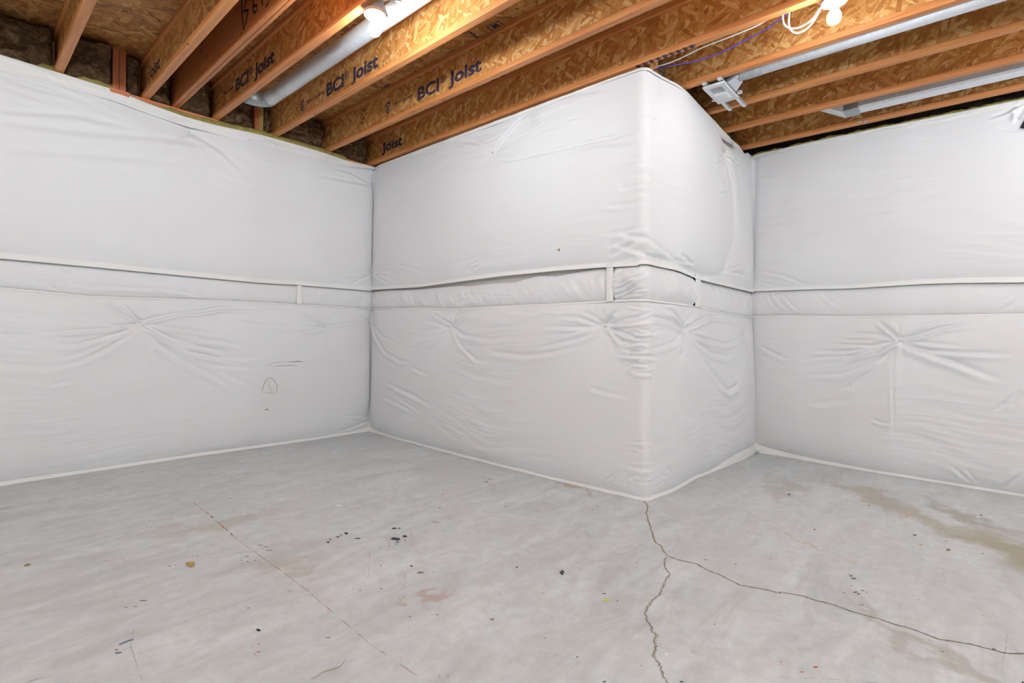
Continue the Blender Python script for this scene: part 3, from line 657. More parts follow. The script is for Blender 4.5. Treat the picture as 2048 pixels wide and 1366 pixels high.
NOSEED = {'L': 100, 'B': 200, 'R': 300}
def relief(key, s, z):
    h = np.zeros_like(s); sd = NOSEED[key]
    wob = perlin(s * 1.5, z * 1.5, sd) * .12
    amp = .0027 * (.35 + np.clip(perlin(s * .9, z * 1.3, sd + 9), 0, 1) * 2.6)
    h += perlin((s + wob) * 2.2, (z + wob) * 15 + s * .6, sd + 1) * amp
    h += perlin(s * 5, (z + wob * .5) * 42, sd + 2) * amp * .45
    h += perlin(s * 1.1, z * 1.3, sd + 3) * .008
    for (ps, pz, D, r, fan, _) in PINS[key]:
        ds, dz = s - ps, z - pz; d = np.sqrt(ds * ds + dz * dz) + 1e-6
        mm = d < 1.0
        th = np.arctan2(dz + .35 * ds * ds, ds)
        h -= np.where(mm, D * np.exp(-d / r), 0)
        fn = perlin(np.cos(th) * 3.2 + ps * 7, np.sin(th) * 3.2 + 11, sd + 5) + .5 * perlin(np.cos(th) * 7, np.sin(th) * 7 + ps, sd + 6)
        h += np.where(mm, fan * 1.0 * fn * np.clip(d / .04, 0, 1) * np.exp(-d / .22), 0)
    for pts, wd, am in CR[key]:
        lo = pts.min(0) - .09; hi = pts.max(0) + .09
        mm = (s > lo[0]) & (s < hi[0]) & (z > lo[1]) & (z < hi[1])
        if not mm.any(): continue
        x = s[mm]; y = z[mm]; best = np.full(x.shape, 9.0); sg = np.zeros(x.shape); tt = np.zeros(x.shape)
        seg = np.hypot(*np.diff(pts, axis=0).T); cum = np.concatenate([[0], np.cumsum(seg)]); tot = cum[-1]
        for i in range(len(pts) - 1):
            a, b_ = pts[i], pts[i + 1]; d = b_ - a; l2 = d @ d + 1e-9
            k = np.clip(((x - a[0]) * d[0] + (y - a[1]) * d[1]) / l2, 0, 1)
            dx, dy = x - a[0] - k * d[0], y - a[1] - k * d[1]; dd = np.hypot(dx, dy)
            up = np.abs(d[0]) >= np.abs(d[1])
            sgn = np.where((dy if up else dx) > 0, 1, -1)
            q = dd < best; best = np.where(q, dd, best); sg = np.where(q, sgn, sg); tt = np.where(q, (cum[i] + k * seg[i]) / tot, tt)
        D = best * sg; taper = sm(0, .40, tt) * sm(0, .40, 1 - tt) if wd < 0 else sm(0, .10, tt + .04) * sm(0, .45, 1 - tt); wd = abs(wd)
        h[mm] += 1.7 * am * taper * (-np.exp(-(D / wd) ** 2) + .75 * np.exp(-((D + 1.7 * wd) / (1.3 * wd)) ** 2))
    return h

def sheet(name, w, S_, zb, zt, hfun, mat, parent=None, dz=.0075, back=.05, curl=True):
    """a fabric sheet over wall w; zb / zt arrays over S_; hfun(s, z, t) gives the offset from the wall line"""
    nz = max(4, int(np.max(zt - zb) / dz)); t = np.linspace(0, 1, nz)
    Sg, Tg = np.meshgrid(S_, t); Zg = zb[None, :] + (zt - zb)[None, :] * Tg
    h = hfun(Sg, Zg, Tg)
    if curl:
        Sg = np.vstack([Sg[:1], Sg, Sg[-1:]]); Zg = np.vstack([Zg[:1] + .002, Zg, Zg[-1:] - .002]); h = np.vstack([h[:1] - back, h, h[-1:] - back])
    u, v, nu, nv = path(w, Sg, np.clip(Zg, 0, 2.7)); u = u + nu * h; v = v + nv * h
    ns, nr = Sg.shape[1], Sg.shape[0]
    co = np.stack([u, -v, Zg], -1).reshape(-1, 3).astype(np.float32)
    idx = np.arange(nr * ns).reshape(nr, ns)
    q = np.stack([idx[:-1, :-1], idx[:-1, 1:], idx[1:, 1:], idx[1:, :-1]], -1).reshape(-1, 4)
    if w == 'L': q = q[:, ::-1]
    if w in 'BR' : pass
    me = bpy.data.meshes.new(name)
    me.vertices.add(len(co)); me.vertices.foreach_set('co', co.ravel())
    nq = len(q); me.loops.add(nq * 4); me.loops.foreach_set('vertex_index', q.ravel().astype(np.int32))
    me.polygons.add(nq); me.polygons.foreach_set('loop_start', np.arange(0, nq * 4, 4, dtype=np.int32))
    me.polygons.foreach_set('use_smooth', np.ones(nq, bool))
    me.update(calc_edges=True)
    uv = me.uv_layers.new(name='uv'); uvs = np.stack([Sg, Zg], -1).reshape(-1, 2)[q.ravel()].astype(np.float32); uv.data.foreach_set('uv', uvs.ravel())
    me.materials.append(mat)
    return link(bpy.data.objects.new(name, me), parent)
def interp(pts): 
    a = sorted(pts); xs = [p[0] for p in a]; ys = [p[1] for p in a]
    return lambda s: np.interp(s, xs, ys)
def seam(w, px): return interp([wall_sz(w, x, y) for x, y in px])
def seamB(mid, ee): return interp([wall_sz('M', x, y) for x, y in mid] + [wall_sz('E', x, y) for x, y in ee])
SG = {  # sampling along each wall: fine where the picture sees it
 'L': np.concatenate([np.arange(-.03, 2.9, .008), np.arange(2.9, 5.9, .05)]),
 'B': np.arange(-.03, 4.96, .008),
 'R': np.concatenate([np.arange(2.97, 5.0, .008), np.arange(5.0, VMAX - .02, .05)])}
TOP = {'L': interp([(-hit(x, y, 1, 0)[0], min(2.676, hit(x, y, 1, 0)[2])) for x, y in [(0, 110), (76, 133), (152, 154), (229, 178), (305, 209), (368, 232), (432, 250), (520, 270), (629, 302), (692, 322), (743, 333)]]),
       'B': lambda s: 2.67 + 0 * s - .012 * np.exp(-(s / .1) ** 2) - .03 * sm(4.55, 4.75, s) * (1 - sm(4.76, 4.8, s)),
       'R': interp([(3.0, 2.645), (3.05, 2.665), (3.2, 2.668), (3.6, 2.676), (4.0, 2.674), (4.5, 2.668), (5, 2.67), (8, 2.67)])}
US = {'L': seam('L', [(0, 517), (178, 533), (356, 550), (520, 566), (588, 570), (743, 582)]),
      'B': seamB([(748, 580), (840, 575), (1000, 554), (1120, 542), (1200, 536), (1275, 529)], [(1300, 530), (1350, 542), (1393, 559), (1440, 570), (1488, 582)]),
      'R': seam('R', [(1500, 583), (1610, 579), (1700, 577), (1850, 568), (1920, 566), (2048, 565)])}
LS = {'L': seam('L', [(0, 574), (178, 591), (381, 598), (520, 604), (743, 617)]),
      'B': seamB([(748, 617), (850, 615), (905, 618), (1000, 612), (1100, 608), (1200, 602), (1270, 598)], [(1300, 598), (1350, 606), (1400, 613), (1440, 624), (1488, 633)]),
      'R': seam('R', [(1500, 632), (1560, 630), (1700, 632), (1800, 631), (2048, 627)])}
def ends(key, s):
    """how far the padding stands off near the inside corners"""
    if key == 'L': return 1 - np.exp(-np.maximum(s, 0) / .09)
    if key == 'B': return (1 - np.exp(-np.maximum(s, 0) / .09)) * (1 - np.exp(-np.maximum(4.93 - s, 0) / .10)) * (1 - .62 * np.exp(-((s - 2.99) / .28) ** 2))
    return 1 - np.exp(-np.maximum(s - 3.04, 0) / .12)
def corner(key, s):
    if key == 'L': return -.010 * np.exp(-(s / .016) ** 2)
    if key == 'B': return -.010 * np.exp(-(s / .016) ** 2) - .012 * np.exp(-((4.94 - s) / .02) ** 2)
    return -.012 * np.exp(-((s - 3.04) / .03) ** 2)
BUL = {'L': (.040, .042), 'B': (.045, .045), 'R': (.045, .055)}
def h_upper(key):
    B = BUL[key][0]
    def f(s, z, t):
        d0 = (t * 1.22); d1 = (1 - t) * 1.22
        prof = (1 - np.exp(-np.maximum(d0 - .012, 0) / .10)) * (1 - np.exp(-(d1 + .01) / .16))
        h = B * prof * ends(key, s) * (1.0 + (.6 * np.exp(-((s - 3.8) / .5) ** 2) if key == 'B' else 0)) + corner(key, s) + .004
        r = relief(key, s, z) * sm(0, .05, d0) * (.35 + .65 * sm(0, .05, d1))
        return h + r
    return f
def h_lower(key):
    B = BUL[key][1]
    def f(s, z, t):
        d0 = t * 1.2; d1 = (1 - t) * 1.2
        prof = (1 - np.exp(-(d0 + .006) / .07)) * (1 - np.exp(-(d1 + .02) / .09))
        h = B * prof * ends(key, s) + corner(key, s)
        return h + relief(key, s, z) * sm(0, .04, d0) * (.25 + .75 * sm(0, .05, d1))
    return f
def h_strip(key, extra=0, amp=1.0, s0=None, s1=None):
    def f(s, z, t):
        prof = (1 - np.abs(2 * t - 1) ** 2.4)
        h = -.018 + (.020 + extra) * prof + corner(key, s) * .8
        if s0 is not None: h = h - .012 * np.exp(-((s - s0) / .015) ** 2) * (s0 > 0) * (key != 'R') - .012 * np.exp(-((s - s1) / .015) ** 2) + extra * .4 * sm(s0, s0 + .05, s) * (1 - sm(s1 - .05, s1, s))
        wv = perlin(s * 9 + z * 3, z * 5, NOSEED[key] + 21) * .006 * amp + perlin(s * 24 + z * 14, z * 9, NOSEED[key] + 22) * .003 * amp
        return h + wv * prof + relief(key, s, z) * .8 * prof
    return f
def hemstrip(name, w, S_, zfun, height, h0, h1, parent, mat=None, rough=.0015):
    """narrow sewn flap hanging from zfun+height (offset h1) to zfun (offset h0)"""
    key = w
    def f(s, z, t): return h0 + (h1 - h0) * t + corner(key, s) * .6 + perlin(s * 6, t * 2 + 3, 77) * rough + perlin(s * 25, t * 3, 78) * rough * .5
    hv = height if callable(height) else (lambda s: height + 0 * s)
    return sheet(name, w, S_, zfun(S_), zfun(S_) + hv(S_), f, mat or M['hem'], parent, dz=.004, back=.006)

def washers(blanket, key, zlo, zhi, fh, zb, zt):
    for (s, z, D, r, fan, show) in PINS[key]:
        if not (zlo < z < zhi): continue
        sa = np.array([[max(s, .012)]]); za = np.array([[z]]); ta = (za - zb(sa)) / (zt(sa) - zb(sa))
        h = fh(sa, za, ta); u, v, nu, nv = path(key, sa, za)
        nu, nv = float(nu[0, 0]), float(nv[0, 0]); off = float(h[0, 0]) + .004
        c = (float(u[0, 0]) + nu * off, float(v[0, 0]) + nv * off, z)
        ob = MB().lathe(c, [(0, .002), (.009, .0025), (.0125, 0), (.0125, -.004)], 14, (nu, -nv, 0)).build('washer', M['washer'], blanket, True)
        nl = MB().lathe((c[0] + nu * .003, c[1] + nv * .003, c[2]), [(0, .0012), (.0032, .001), (.0038, -.001)], 8, (nu, -nv, 0)).build('nail_head', M['nail'], ob, True)

blankets = {}
NM = {'L': 'the left wall', 'B': 'the bump-out, wrapping its outer corner', 'R': 'the right wall'}
for key in 'LBR':
    Sx = SG[key]; U = US[key](Sx); Lw = LS[key](Sx); T = TOP[key](Sx)
    org = (0, 0, 1.43) if key != 'R' else (L2, 3.2, 1.43)
    # upper blanket
    e = empty('insulation_blanket', org); tag(e, 'tall upper white insulation blanket on ' + NM[key], 'insulation blanket', 'white wall insulation blankets')
    fh = h_upper(key); ub = lambda s, k=key: US[k](s) + .022
    sheet('quilted_face', key, Sx, ub(Sx), T, fh, M['fabric'], e)
    hemstrip('lower_hem', key, Sx, US[key], {'L': .046, 'B': .032, 'R': interp([(3, .03), (3.8, .03), (4.5, .05), (8, .05)])}[key], .018, .003, e)
    # band sewn along the top edge
    hh = {'L': interp([(0, .03), (.4, .07), (1.0, .09), (1.6, .075), (2.66, .10), (6, .1)]), 'B': interp([(0, .02), (1, .035), (2, .03), (2.9, .02), (3.1, .02), (4.2, .025), (4.9, .02)]), 'R': interp([(3, .03), (3.5, .04), (4.3, .05), (5, .05), (8, .05)])}[key]
    hemstrip('top_band', key, Sx, lambda s, k=key, q=hh: TOP[k](s) - q(s), hh, {'L': .026, 'B': .018, 'R': .022}[key], .012, e, rough=.003)
    # yellow fibres showing at the top
    fz = {'L': lambda s: .044 + .007 * perlin(s * 30, 0 * s + 2, 6) - .032 * (sm(2.45, 2.5, s) + sm(2.25, 2.3, s) * (1 - sm(2.36, 2.4, s)) + sm(1.75, 1.85, s) * (1 - sm(2.08, 2.12, s))), 'R': lambda s: .022 + .012 * perlin(s * 9, 0 * s, 8) + .006 * perlin(s * 28, 0 * s, 7),
          'B': lambda s: np.where(s > 3.9, .022 + .040 * np.abs(perlin(s * 14, 0 * s, 9)), .002)}[key]
    S2 = Sx[Sx < 5] if key != 'B' else Sx[(Sx > 3.75) & (Sx < 4.72)]
    if key == 'L': S2 = S2[S2 > .32]
    def ffun(s, z, t): return .003 + perlin(s * 22, t * 6, 31) * .005 - .015 * sm(.6, 1, t)
    sheet('fibre_edge', key, S2, TOP[key](S2) - .006, TOP[key](S2) + fz(S2), ffun, M['yellow'], e, dz=.005, back=.03)
    washers(e, key, 1.5, 2.66, fh, ub, TOP[key]); blankets[key + 'U'] = (e, fh, ub, TOP[key])
    # lower blanket
    e = empty('insulation_blanket', (org[0], org[1], .0)); tag(e, 'tall lower white insulation blanket on ' + NM[key] + ', reaching the floor', 'insulation blanket', 'white wall insulation blankets')
    fl = h_lower(key)
    bot = {'L': lambda s: .022 + .004 * perlin(s * 3, 0 * s, 3) + .05 * np.exp(-s / .05), 'B': lambda s: .016 + .004 * perlin(s * 3, 0 * s, 4) + .05 * np.exp(-s / .05) + .055 * sm(3.9, 4.5, s), 'R': lambda s: .018 + .11 * np.exp(-((s - 3.02) / .28) ** 1.0 if False else -(s - 3.0) / .25)}[key]
    lt = lambda s, k=key: LS[k](s) - .008
    sheet('quilted_face', key, Sx, bot(Sx), lt(Sx), fl, M['fabric'], e)
    hemstrip('upper_hem', key, Sx, lambda s, k=key: LS[k](s) - .012, .014, .012, .004, e, rough=.002)
    hz = lambda s, q=bot: q(s) + .004
    hemstrip('floor_hem', key, Sx, lambda s: .001 + 0 * s, hz, .018, .002, e, rough=.003)
    washers(e, key, .05, 1.2, fl, bot, lt); blankets[key + 'D'] = (e, fl, bot, lt)

def strip(key, s0, s1, label, extra, amp, toppx=None):
    Sx = SG[key]; Sx = Sx[(Sx >= s0 - .001) & (Sx <= s1)]
    org = {'L': (-s0, 0, 1.24), 'B': (0, s0, 1.24) if s0 < 2.6 else (.4, L1, 1.24), 'R': (L2, 3.1, 1.24)}[key]
    e = empty('insulation_strip', org); tag(e, label, 'insulation strip', 'narrow blanket strips between the tall blankets')
    zt = US[key](Sx) + .008
    if toppx: zt = np.minimum(zt, toppx(Sx))
    fs = h_strip(key, extra, amp, Sx[0], Sx[-1])
    sheet('quilted_face', key, Sx, LS[key](Sx) - .006, zt, fs, M['fabric'], e, dz=.006)
    sheet('backing', key, Sx, LS[key](Sx) - .006, US[key](Sx) + .028, lambda s, z, t: -.034 + .004 * perlin(s * 12, z * 9, 3), M['core'], e, dz=.02, back=.004)
    return e
sA = wall_sz('M', 1211, 575)[0]; sB = wall_sz('M', 1222, 575)[0]; sC = wall_sz('E', 1389, 585)[0]; sD = wall_sz('E', 1400, 585)[0]; sP = wall_sz('L', 593, 585)[0]; sQ = wall_sz('L', 603, 585)[0]
def tape(parent, key, s0, s1, ext=.03, lab='white vertical seam tape'):
    Sx = np.linspace(s0, s1, 8)
    def f(s, z, t): return .012 + .004 * np.sin((s - s0) / (s1 - s0) * math.pi) + .0
    o = sheet('seam_tape', key, Sx, LS[key](Sx) - ext * .3, US[key](Sx) + ext, f, M['hem'], parent, dz=.01, back=.01); o['label'] = lab
e = strip('L', sQ - .01, 5.9, 'long narrow white blanket strip across the left wall', .004, .5); tape(e, 'L', sP, sQ, 0)
strip('L', -.03, sP + .008, 'short narrow blanket strip on the left wall, beside the inside corner', .006, 1.0)
gapf = interp([wall_sz('M', x, y) for x, y in cM((-80, 392), (120, 388), (450, 362), (530, 364), (700, 345), (900, 333), (960, 312), (1080, 283), (1220, 286), (1300, 268), (1400, 247), (1560, 222))])
e = strip('B', -.03, sA, 'long narrow blanket strip on the middle wall, sagging open at its top edge', .008, 1.5, gapf); tape(e, 'B', sA - .006, sB + .004)
CR['B'] += [(np.array([wall_sz('M', x, y) for x, y in p]), .008, .010) for p in [cM((100, 390), (130, 440), (165, 525)), cM((930, 335), (970, 400), (1060, 480)), cM((1170, 285), (1165, 480)), cM((1310, 270), (1320, 360), (1300, 480)), cM((860, 360), (950, 430), (1030, 490)), cM((1580, 440), (1540, 470), (1500, 478)), cM((1240, 290), (1260, 380))]]
CR['B'] += [(np.array([wall_sz('M', x, y) for x, y in p]), .008, .012) for p in [cE((515, 400), (640, 330), (750, 255)), cE((560, 450), (660, 400), (750, 370)), cE((500, 440), (600, 400), (700, 350)), cE((490, 468), (620, 462), (750, 466)), cE((620, 315), (680, 290), (740, 240)), cE((500, 300), (540, 250), (600, 215)), cE((520, 350), (600, 320), (660, 280)), cE((560, 440), (640, 430), (730, 410))]]
strip('B', sB - .018, sC + .018, 'puffy crumpled blanket strip wrapping round the outer corner', .022, 2.4)
e = strip('B', sD, 4.96, 'short narrow blanket strip on the bump-out side, beside the right inside corner', .006, 2.0); tape(e, 'B', sC - .002, sD + .002)
strip('R', 2.97, VMAX - .03, 'long narrow white blanket strip across the right wall', .006, .5)

# tears and slits in the facing
def on_surface(which, x, y):
    e, fh, zb, zt = blankets[which]; key = which[0]; wk = {'L': 'L', 'R': 'R', 'B': 'M'}[key]
    s, z = wall_sz(wk, x, y)
    sa = np.array([[s]]); za = np.array([[z]]); ta = (za - zb(sa)) / (zt(sa) - zb(sa))
    h = float(fh(sa, za, ta)[0, 0]) + .0015; u, v, nu, nv = [float(q[0, 0]) for q in path(key, sa, za)]
    return Vector(P3(u + nu * h, v + nv * h, z)), Vector((nu, -nv, 0))
def slit(which, pts, ws, name='tear', mat='holemat'):
    vs = []; fs = []; q = [on_surface(which, *p) for p in pts]
    for i, (p, n) in enumerate(q):
        t = (q[min(i + 1, len(q) - 1)][0] - q[max(i - 1, 0)][0]).normalized(); sd = t.cross(n).normalized() * ws[i] * .7
        vs += [tuple(p + sd), tuple(p - sd)]
    for i in range(len(q) - 1): fs.append((2 * i, 2 * i + 1, 2 * i + 3, 2 * i + 2))
    return mesh_obj(name, vs, fs, M[mat], blankets[which][0])
slit('LD', cL2((520, 990), (570, 965), (640, 958), (700, 958), (760, 953), (805, 960)), [.001, .0015, .001, .002, .004, .001])
slit('LD', cL2((560, 997), (620, 990), (690, 984), (750, 988)), [.001, .002, .0025, .001])
slit('LD', cL2((480, 1205), (488, 1150), (505, 1112), (525, 1090), (545, 1083), (575, 1102), (597, 1150), (590, 1205)), [.001, .002, .003, .002, .002, .002, .002, .001])
slit('LD', cL2((480, 1205), (540, 1200), (590, 1204)), [.001, .001, .001], mat='tear')
slit('LD', cL2((525, 1100), (535, 1150), (560, 1190)), [.001, .0015, .001], mat='tear')
slit('LD', cL2((503, 1334), (515, 1331), (528, 1333)), [.003, .006, .004])
slit('BU', cM((1258, 88), (1268, 84), (1278, 95)), [.002, .007, .003], mat='tear')
slit('BU', cM((1275, 68), (1278, 82), (1276, 98)), [.001, .006, .003])
slit('RD', cR((1085, 785), (1095, 800), (1080, 815), (1060, 822)), [.003, .006, .004, .001], mat='tear')

def surf3(which, wk, x, y, lift=.002):
    e, fh, zb, zt = blankets[which]; key = which[0]; s, z = wall_sz(wk, x, y)
    sa = np.array([[s]]); za = np.array([[z]]); ta = (za - zb(sa)) / (zt(sa) - zb(sa)); h = float(fh(sa, za, ta)[0, 0]) + lift
    u, v, nu, nv = [float(q[0, 0]) for q in path(key, sa, za)]; return P3(u + nu * h, v + nv * h, z)
# flat beige patch painting the shade of a pocket, and upright fold where the top of the bump-out blanket is bunched near the right inside corner
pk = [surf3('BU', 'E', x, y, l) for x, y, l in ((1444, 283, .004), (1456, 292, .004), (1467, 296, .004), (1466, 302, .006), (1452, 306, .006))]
o = mesh_obj('pocket_shade', pk, [(0, 1, 2, 3, 4)], M['core'], blankets['BU'][0]); o['label'] = 'flat beige patch painting the shade of a pocket in the bunched top'
fl = [surf3('BU', 'E', x, y, l) for x, y, l in ((1441, 272, .008), (1468, 287, .008), (1468, 296, .030), (1458, 292, .040), (1446, 284, .030))]
mesh_obj('folded_flap', fl, [(0, 1, 2, 3, 4)], M['hem'], blankets['BU'][0])
tip = [surf3('BU', 'E', x, y, l) for x, y, l in ((1467, 290, .012), (1477, 293, .012), (1471, 280, .020), (1472, 291, -.01))]
mesh_obj('upright_fold', tip, [(0, 1, 2), (1, 3, 2), (3, 0, 2)], M['hem'], blankets['BU'][0])
tr = [surf3('RU', 'R', x, y, l) for x, y, l in ((2039, 258, .006), (2050, 238, .006), (2058, 262, .006))]
mesh_obj('tear', tr, [(0, 1, 2)], M['dark'], blankets['RU'][0])
kn = MB().tube([(L2 - .02, L1 + .10, .05), (L2 - .05, L1 + .12, .02), (L2 - .03, L1 + .15, .012), (L2 - .06, L1 + .16, .03), (L2 - .04, L1 + .13, .035)], [.008, .012, .010, .009, .005], 10).build('bunched_corner', M['hem'], blankets['RD'][0], True)

# ------------------------------------------------------------------ round duct by the first lamp
d = empty('round_duct', (-1.215, .4, 2.80)); tag(d, 'bright galvanised round duct running beside the lettered joist', 'duct')
MB().tube([(-1.215, v, 2.80) for v in (.42, 2.0, 4.0, 6.5)], .052, 32).build('pipe', M['galv'], d, True)
el = []
for i in range(9):
    a = i / 8 * 1.35; el.append((-1.215 - .10 + .10 * math.cos(a), .44 - .10 * math.sin(a), 2.80 - .0 * a))
el.append((-1.36, .33, 2.80))
rr = [.056 if i % 2 == 0 else .053 for i in range(len(el))]
MB().tube(el, rr, 32).build('elbow', M['galvdark'], d, True)
MB().box(-1.19, -1.18, .85, .88, 2.757, 2.762).build('sticker', M['galvdark'], d)

# grey round duct beside the eighth joist, feeding the exhaust fan
d = empty('round_duct', (.5, 3.45, 2.72)); tag(d, 'long grey round duct leading from the exhaust fan to the upper right', 'duct')
MB().tube([(.505, v, 2.722) for v in (3.43, 5.0, VMAX - .05)], .052, 28).build('pipe', M['galv'], d, True)
MB().tube([(.505, v, 2.722) for v in (3.36, 3.40, 3.45, 3.50)], [.050, .0545, .0545, .053], 28).build('coupling', M['galvdark'], d, True)

# exhaust fan
fan = empty('exhaust_fan', (.578, 3.22, 2.67)); tag(fan, 'white exhaust fan grille hung below two joists beside the bump-out', 'exhaust fan')
PU0, PU1, PV0, PV1 = .437, .722, 3.155, 3.292
MB().box(PU0 + .03, PU1 - .03, PV0 + .012, PV1 - .012, 2.672, 2.79).build('housing', M['galvdark'], fan)
pan = MB()
z0, z1 = 2.655, 2.668
GU0, GU1, GV0, GV1 = .475, .555, 3.185, 3.262
LU0, LU1, LV0, LV1 = .575, .665, 3.180, 3.262
pan.box(PU0, GU0, PV0, PV1, z0, z1); pan.box(GU0, GU1, PV0, GV0, z0, z1); pan.box(GU0, GU1, GV1, PV1, z0, z1); pan.box(GU1, PU1, PV0, PV1, z0, z1)
pan.build('cover', M['white'], fan)
MB().box(GU0, GU1, GV0, GV1, z1 - .002, z1 + .002).build('grille_recess', M['louver'], fan)
for i in range(8):
    a = GU0 + .005 + i * .0098
    MB().box(a, a + .0022, GV0, GV1, z0 + .004, z1 - .003).build('louver', M['white'], fan)
MB().bevbox(LU0, LU1, LV0, LV1, z0 - .003, z0 + .002, .002).build('light_lens', M['lens'], fan)
for i in range(9): MB().box(LU0 + .008 + i * .0085, LU0 + .010 + i * .0085, LV0 + .006, LV1 - .006, z0 - .0042, z0 - .0028).build('lens_rib', M['white'], fan)
for vv in (PV0 + .008, PV1 - .030):
    MB().box(.405, .916, vv, vv + .024, 2.6785, 2.6835).build('bracket', M['galv'], fan)
    MB().box(.725, .905, vv + .001, vv + .023, 2.667, 2.6695).build('bracket_slide', M['galv'], fan)
    MB().box(.405, .432, vv - .002, vv + .026, 2.672, 2.6785).build('bracket_tab', M['galv'], fan)
MB().box(.68, .70, PV0 - .03, PV0 - .002, 2.672, 2.69).build('clip', M['galv'], fan); MB().box(.68, .70, PV1 + .002, PV1 + .03, 2.672, 2.69).build('clip', M['galv'], fan)
bt = MB(); a = [(.50, 3.285, 2.675), (.67, 3.285, 2.675), (.67, 3.285, 2.775), (.50, 3.285, 2.775)]; b_ = [(.455, 3.37, 2.68), (.555, 3.37, 2.68), (.555, 3.37, 2.77), (.455, 3.37, 2.77)]
bt.add([P3(*p) for p in a + b_], [(0, 1, 5, 4), (1, 2, 6, 5), (2, 3, 7, 6), (3, 0, 4, 7), (0, 3, 2, 1), (4, 5, 6, 7)]); bt.build('duct_boot', M['galv'], fan)

# wide duct on the right
d = empty('rectangular_duct', (1.56, 3.8, 2.70)); tag(d, 'rectangular grey sheet-metal duct between the last two joists', 'duct')
MB().bevbox(1.500, 1.625, 3.86, VMAX - .05, 2.700, 2.80, .012).build('duct_run', M['galv'], d)
MB().bevbox(1.494, 1.631, 3.775, 3.865, 2.692, 2.806, .008).build('collar', M['galvdark'], d)
bt = MB(); a = [(1.494, 3.775, 2.692), (1.631, 3.775, 2.692), (1.631, 3.775, 2.806), (1.494, 3.775, 2.806)]; b_ = [(1.42, 3.62, 2.76), (1.55, 3.62, 2.76), (1.55, 3.62, 2.80), (1.42, 3.62, 2.80)]
bt.add([P3(*p) for p in a + b_], [(0, 4, 5, 1), (1, 5, 6, 2), (2, 6, 7, 3), (3, 7, 4, 0), (0, 1, 2, 3), (4, 7, 6, 5)]); bt.build('sloped_boot', M['galv'], d)
MB().box(1.488, 1.50, 3.83, 3.86, 2.70, 2.80).build('seam_flange', M['galvdark'], d)

# ------------------------------------------------------------------ lamps
def lamp(u, v, label, bulb='bulb'):
    t = empty('ceiling_lamp', (u, v, 2.684)); tag(t, label, 'lamp', 'bare bulbs on white lampholders')
    zt = 2.630
    MB().lathe((u + .02, v, zt), [(.048, .006), (.046, .02), (.036, .045), (.026, .065), (.022, .085), (0, .086)], 28).build('canopy', M['galvdark'], t, True)
    MB().lathe((u, v, zt), [(0, .016), (.050, .016), (.0565, .010), (.0575, .002), (.056, -.002)], 36).build('shaded_rim', M['ring'], t, True)  # ring coloured brown for the shade along the disc's rim
    MB().lathe((u, v, zt), [(.0555, .004), (.0555, -.003), (.050, -.008), (.026, -.012), (.022, -.022), (0, -.022)], 36).build('lampholder', M['white'], t, True)
    b = [(.012, -.020), (.014, -.034), (.020, -.046), (.027, -.058), (.030, -.072), (.029, -.086), (.024, -.097), (.015, -.104), (.006, -.1075), (0, -.108)]
    MB().lathe((u, v, zt), b, 16).build('bulb', M[bulb], t, True)
    return t
p = hit(750, 32, 2, 2.625); lamp(p[0], p[1], 'glowing bulb on a white lampholder beside the round duct, left lamp')
p = hit(1669, 5, 2, 2.625); lamp(p[0], p[1], 'glowing bulb on a white lampholder beside looped white cables, right lamp', 'bulb3')
for u, v, lab in ((-3.33, 2.3, 'bulb left of the picture, nearest the left wall blankets'), (-3.33, 5.6, 'bulb behind the viewpoint, second from the back wall'), (-.5, 6.2, 'bulb behind the viewpoint, between right lamp and back wall'),
                  (1.15, 5.9, 'bulb right of the picture, nearest the right wall'), (-4.8, 3.7, 'bulb far left of the picture, halfway along the room'),
                  (-4.8, 6.2, 'bulb in the far back corner, left of the viewpoint'), (-2.6, 5.0, 'bulb straight above the viewpoint'), (-1.9, 6.9, 'bulb behind the viewpoint, closest to the back wall')):
    lamp(u, v, lab + ', added fill light outside the picture', 'fill_bulb')  # unseen bulbs added as fill to even out the light in the room

# ------------------------------------------------------------------ cables
def cable(pts3, r, mat, label, cat='cable', group=None):
    cu = bpy.data.curves.new('c', 'CURVE'); cu.dimensions = '3D'; cu.bevel_depth = r; cu.bevel_resolution = 3; cu.resolution_u = 8
    sp = cu.splines.new('NURBS'); sp.points.add(len(pts3) - 1); sp.use_endpoint_u = True; sp.order_u = 3
    for q, p_ in zip(sp.points, pts3): q.co = (*P3(*p_), 1)
    tmp = bpy.data.objects.new('tmp', cu); sc.collection.objects.link(tmp); bpy.context.view_layer.update()
    me = bpy.data.meshes.new_from_object(tmp.evaluated_get(bpy.context.evaluated_depsgraph_get())); bpy.data.objects.remove(tmp)
    me.materials.clear(); me.materials.append(mat); me.polygons.foreach_set('use_smooth', [True] * len(me.polygons))
    return tag(link(bpy.data.objects.new('cable', me)), label, cat, group)
def onu(pts, u): return [tuple(hit(x, y, 0, u)) for x, y in pts]
w1 = onu([(1296.5, 138), (1325, 130), (1352, 121), (1403, 95), (1441, 81), (1479, 66), (1525, 47)], .08)
w1 = [(.10, 2.86, 2.70)] + w1 + [(.03, 3.72, 2.745), (-.02, 3.85, 2.75)]
cable(w1, .0042, M['cable'], 'white cable running from the bump-out corner along the joist')
b1 = onu([(1304, 141), (1342, 131), (1383, 124.5), (1416, 115.6), (1454, 100), (1492, 79), (1530, 61), (1556, 41), (1573, 29)], .10)
cable([(.12, 2.86, 2.70)] + b1 + [(.03, 3.80, 2.75)], .0030, M['blue'], 'thin blue cable sagging below the white cable')
l1 = onu([(1566, 20), (1565.5, 32), (1566.5, 48), (1578, 58), (1600, 56), (1625, 40), (1640, 18), (1650, 2)], .04)
cable([(.0, l1[0][1], 2.78)] + l1 + [(-.03, l1[-1][1] + .03, 2.70)], .0044, M['cable'], 'left one of the two white cable loops by the right lamp', group='white cable loops by the right lamp')
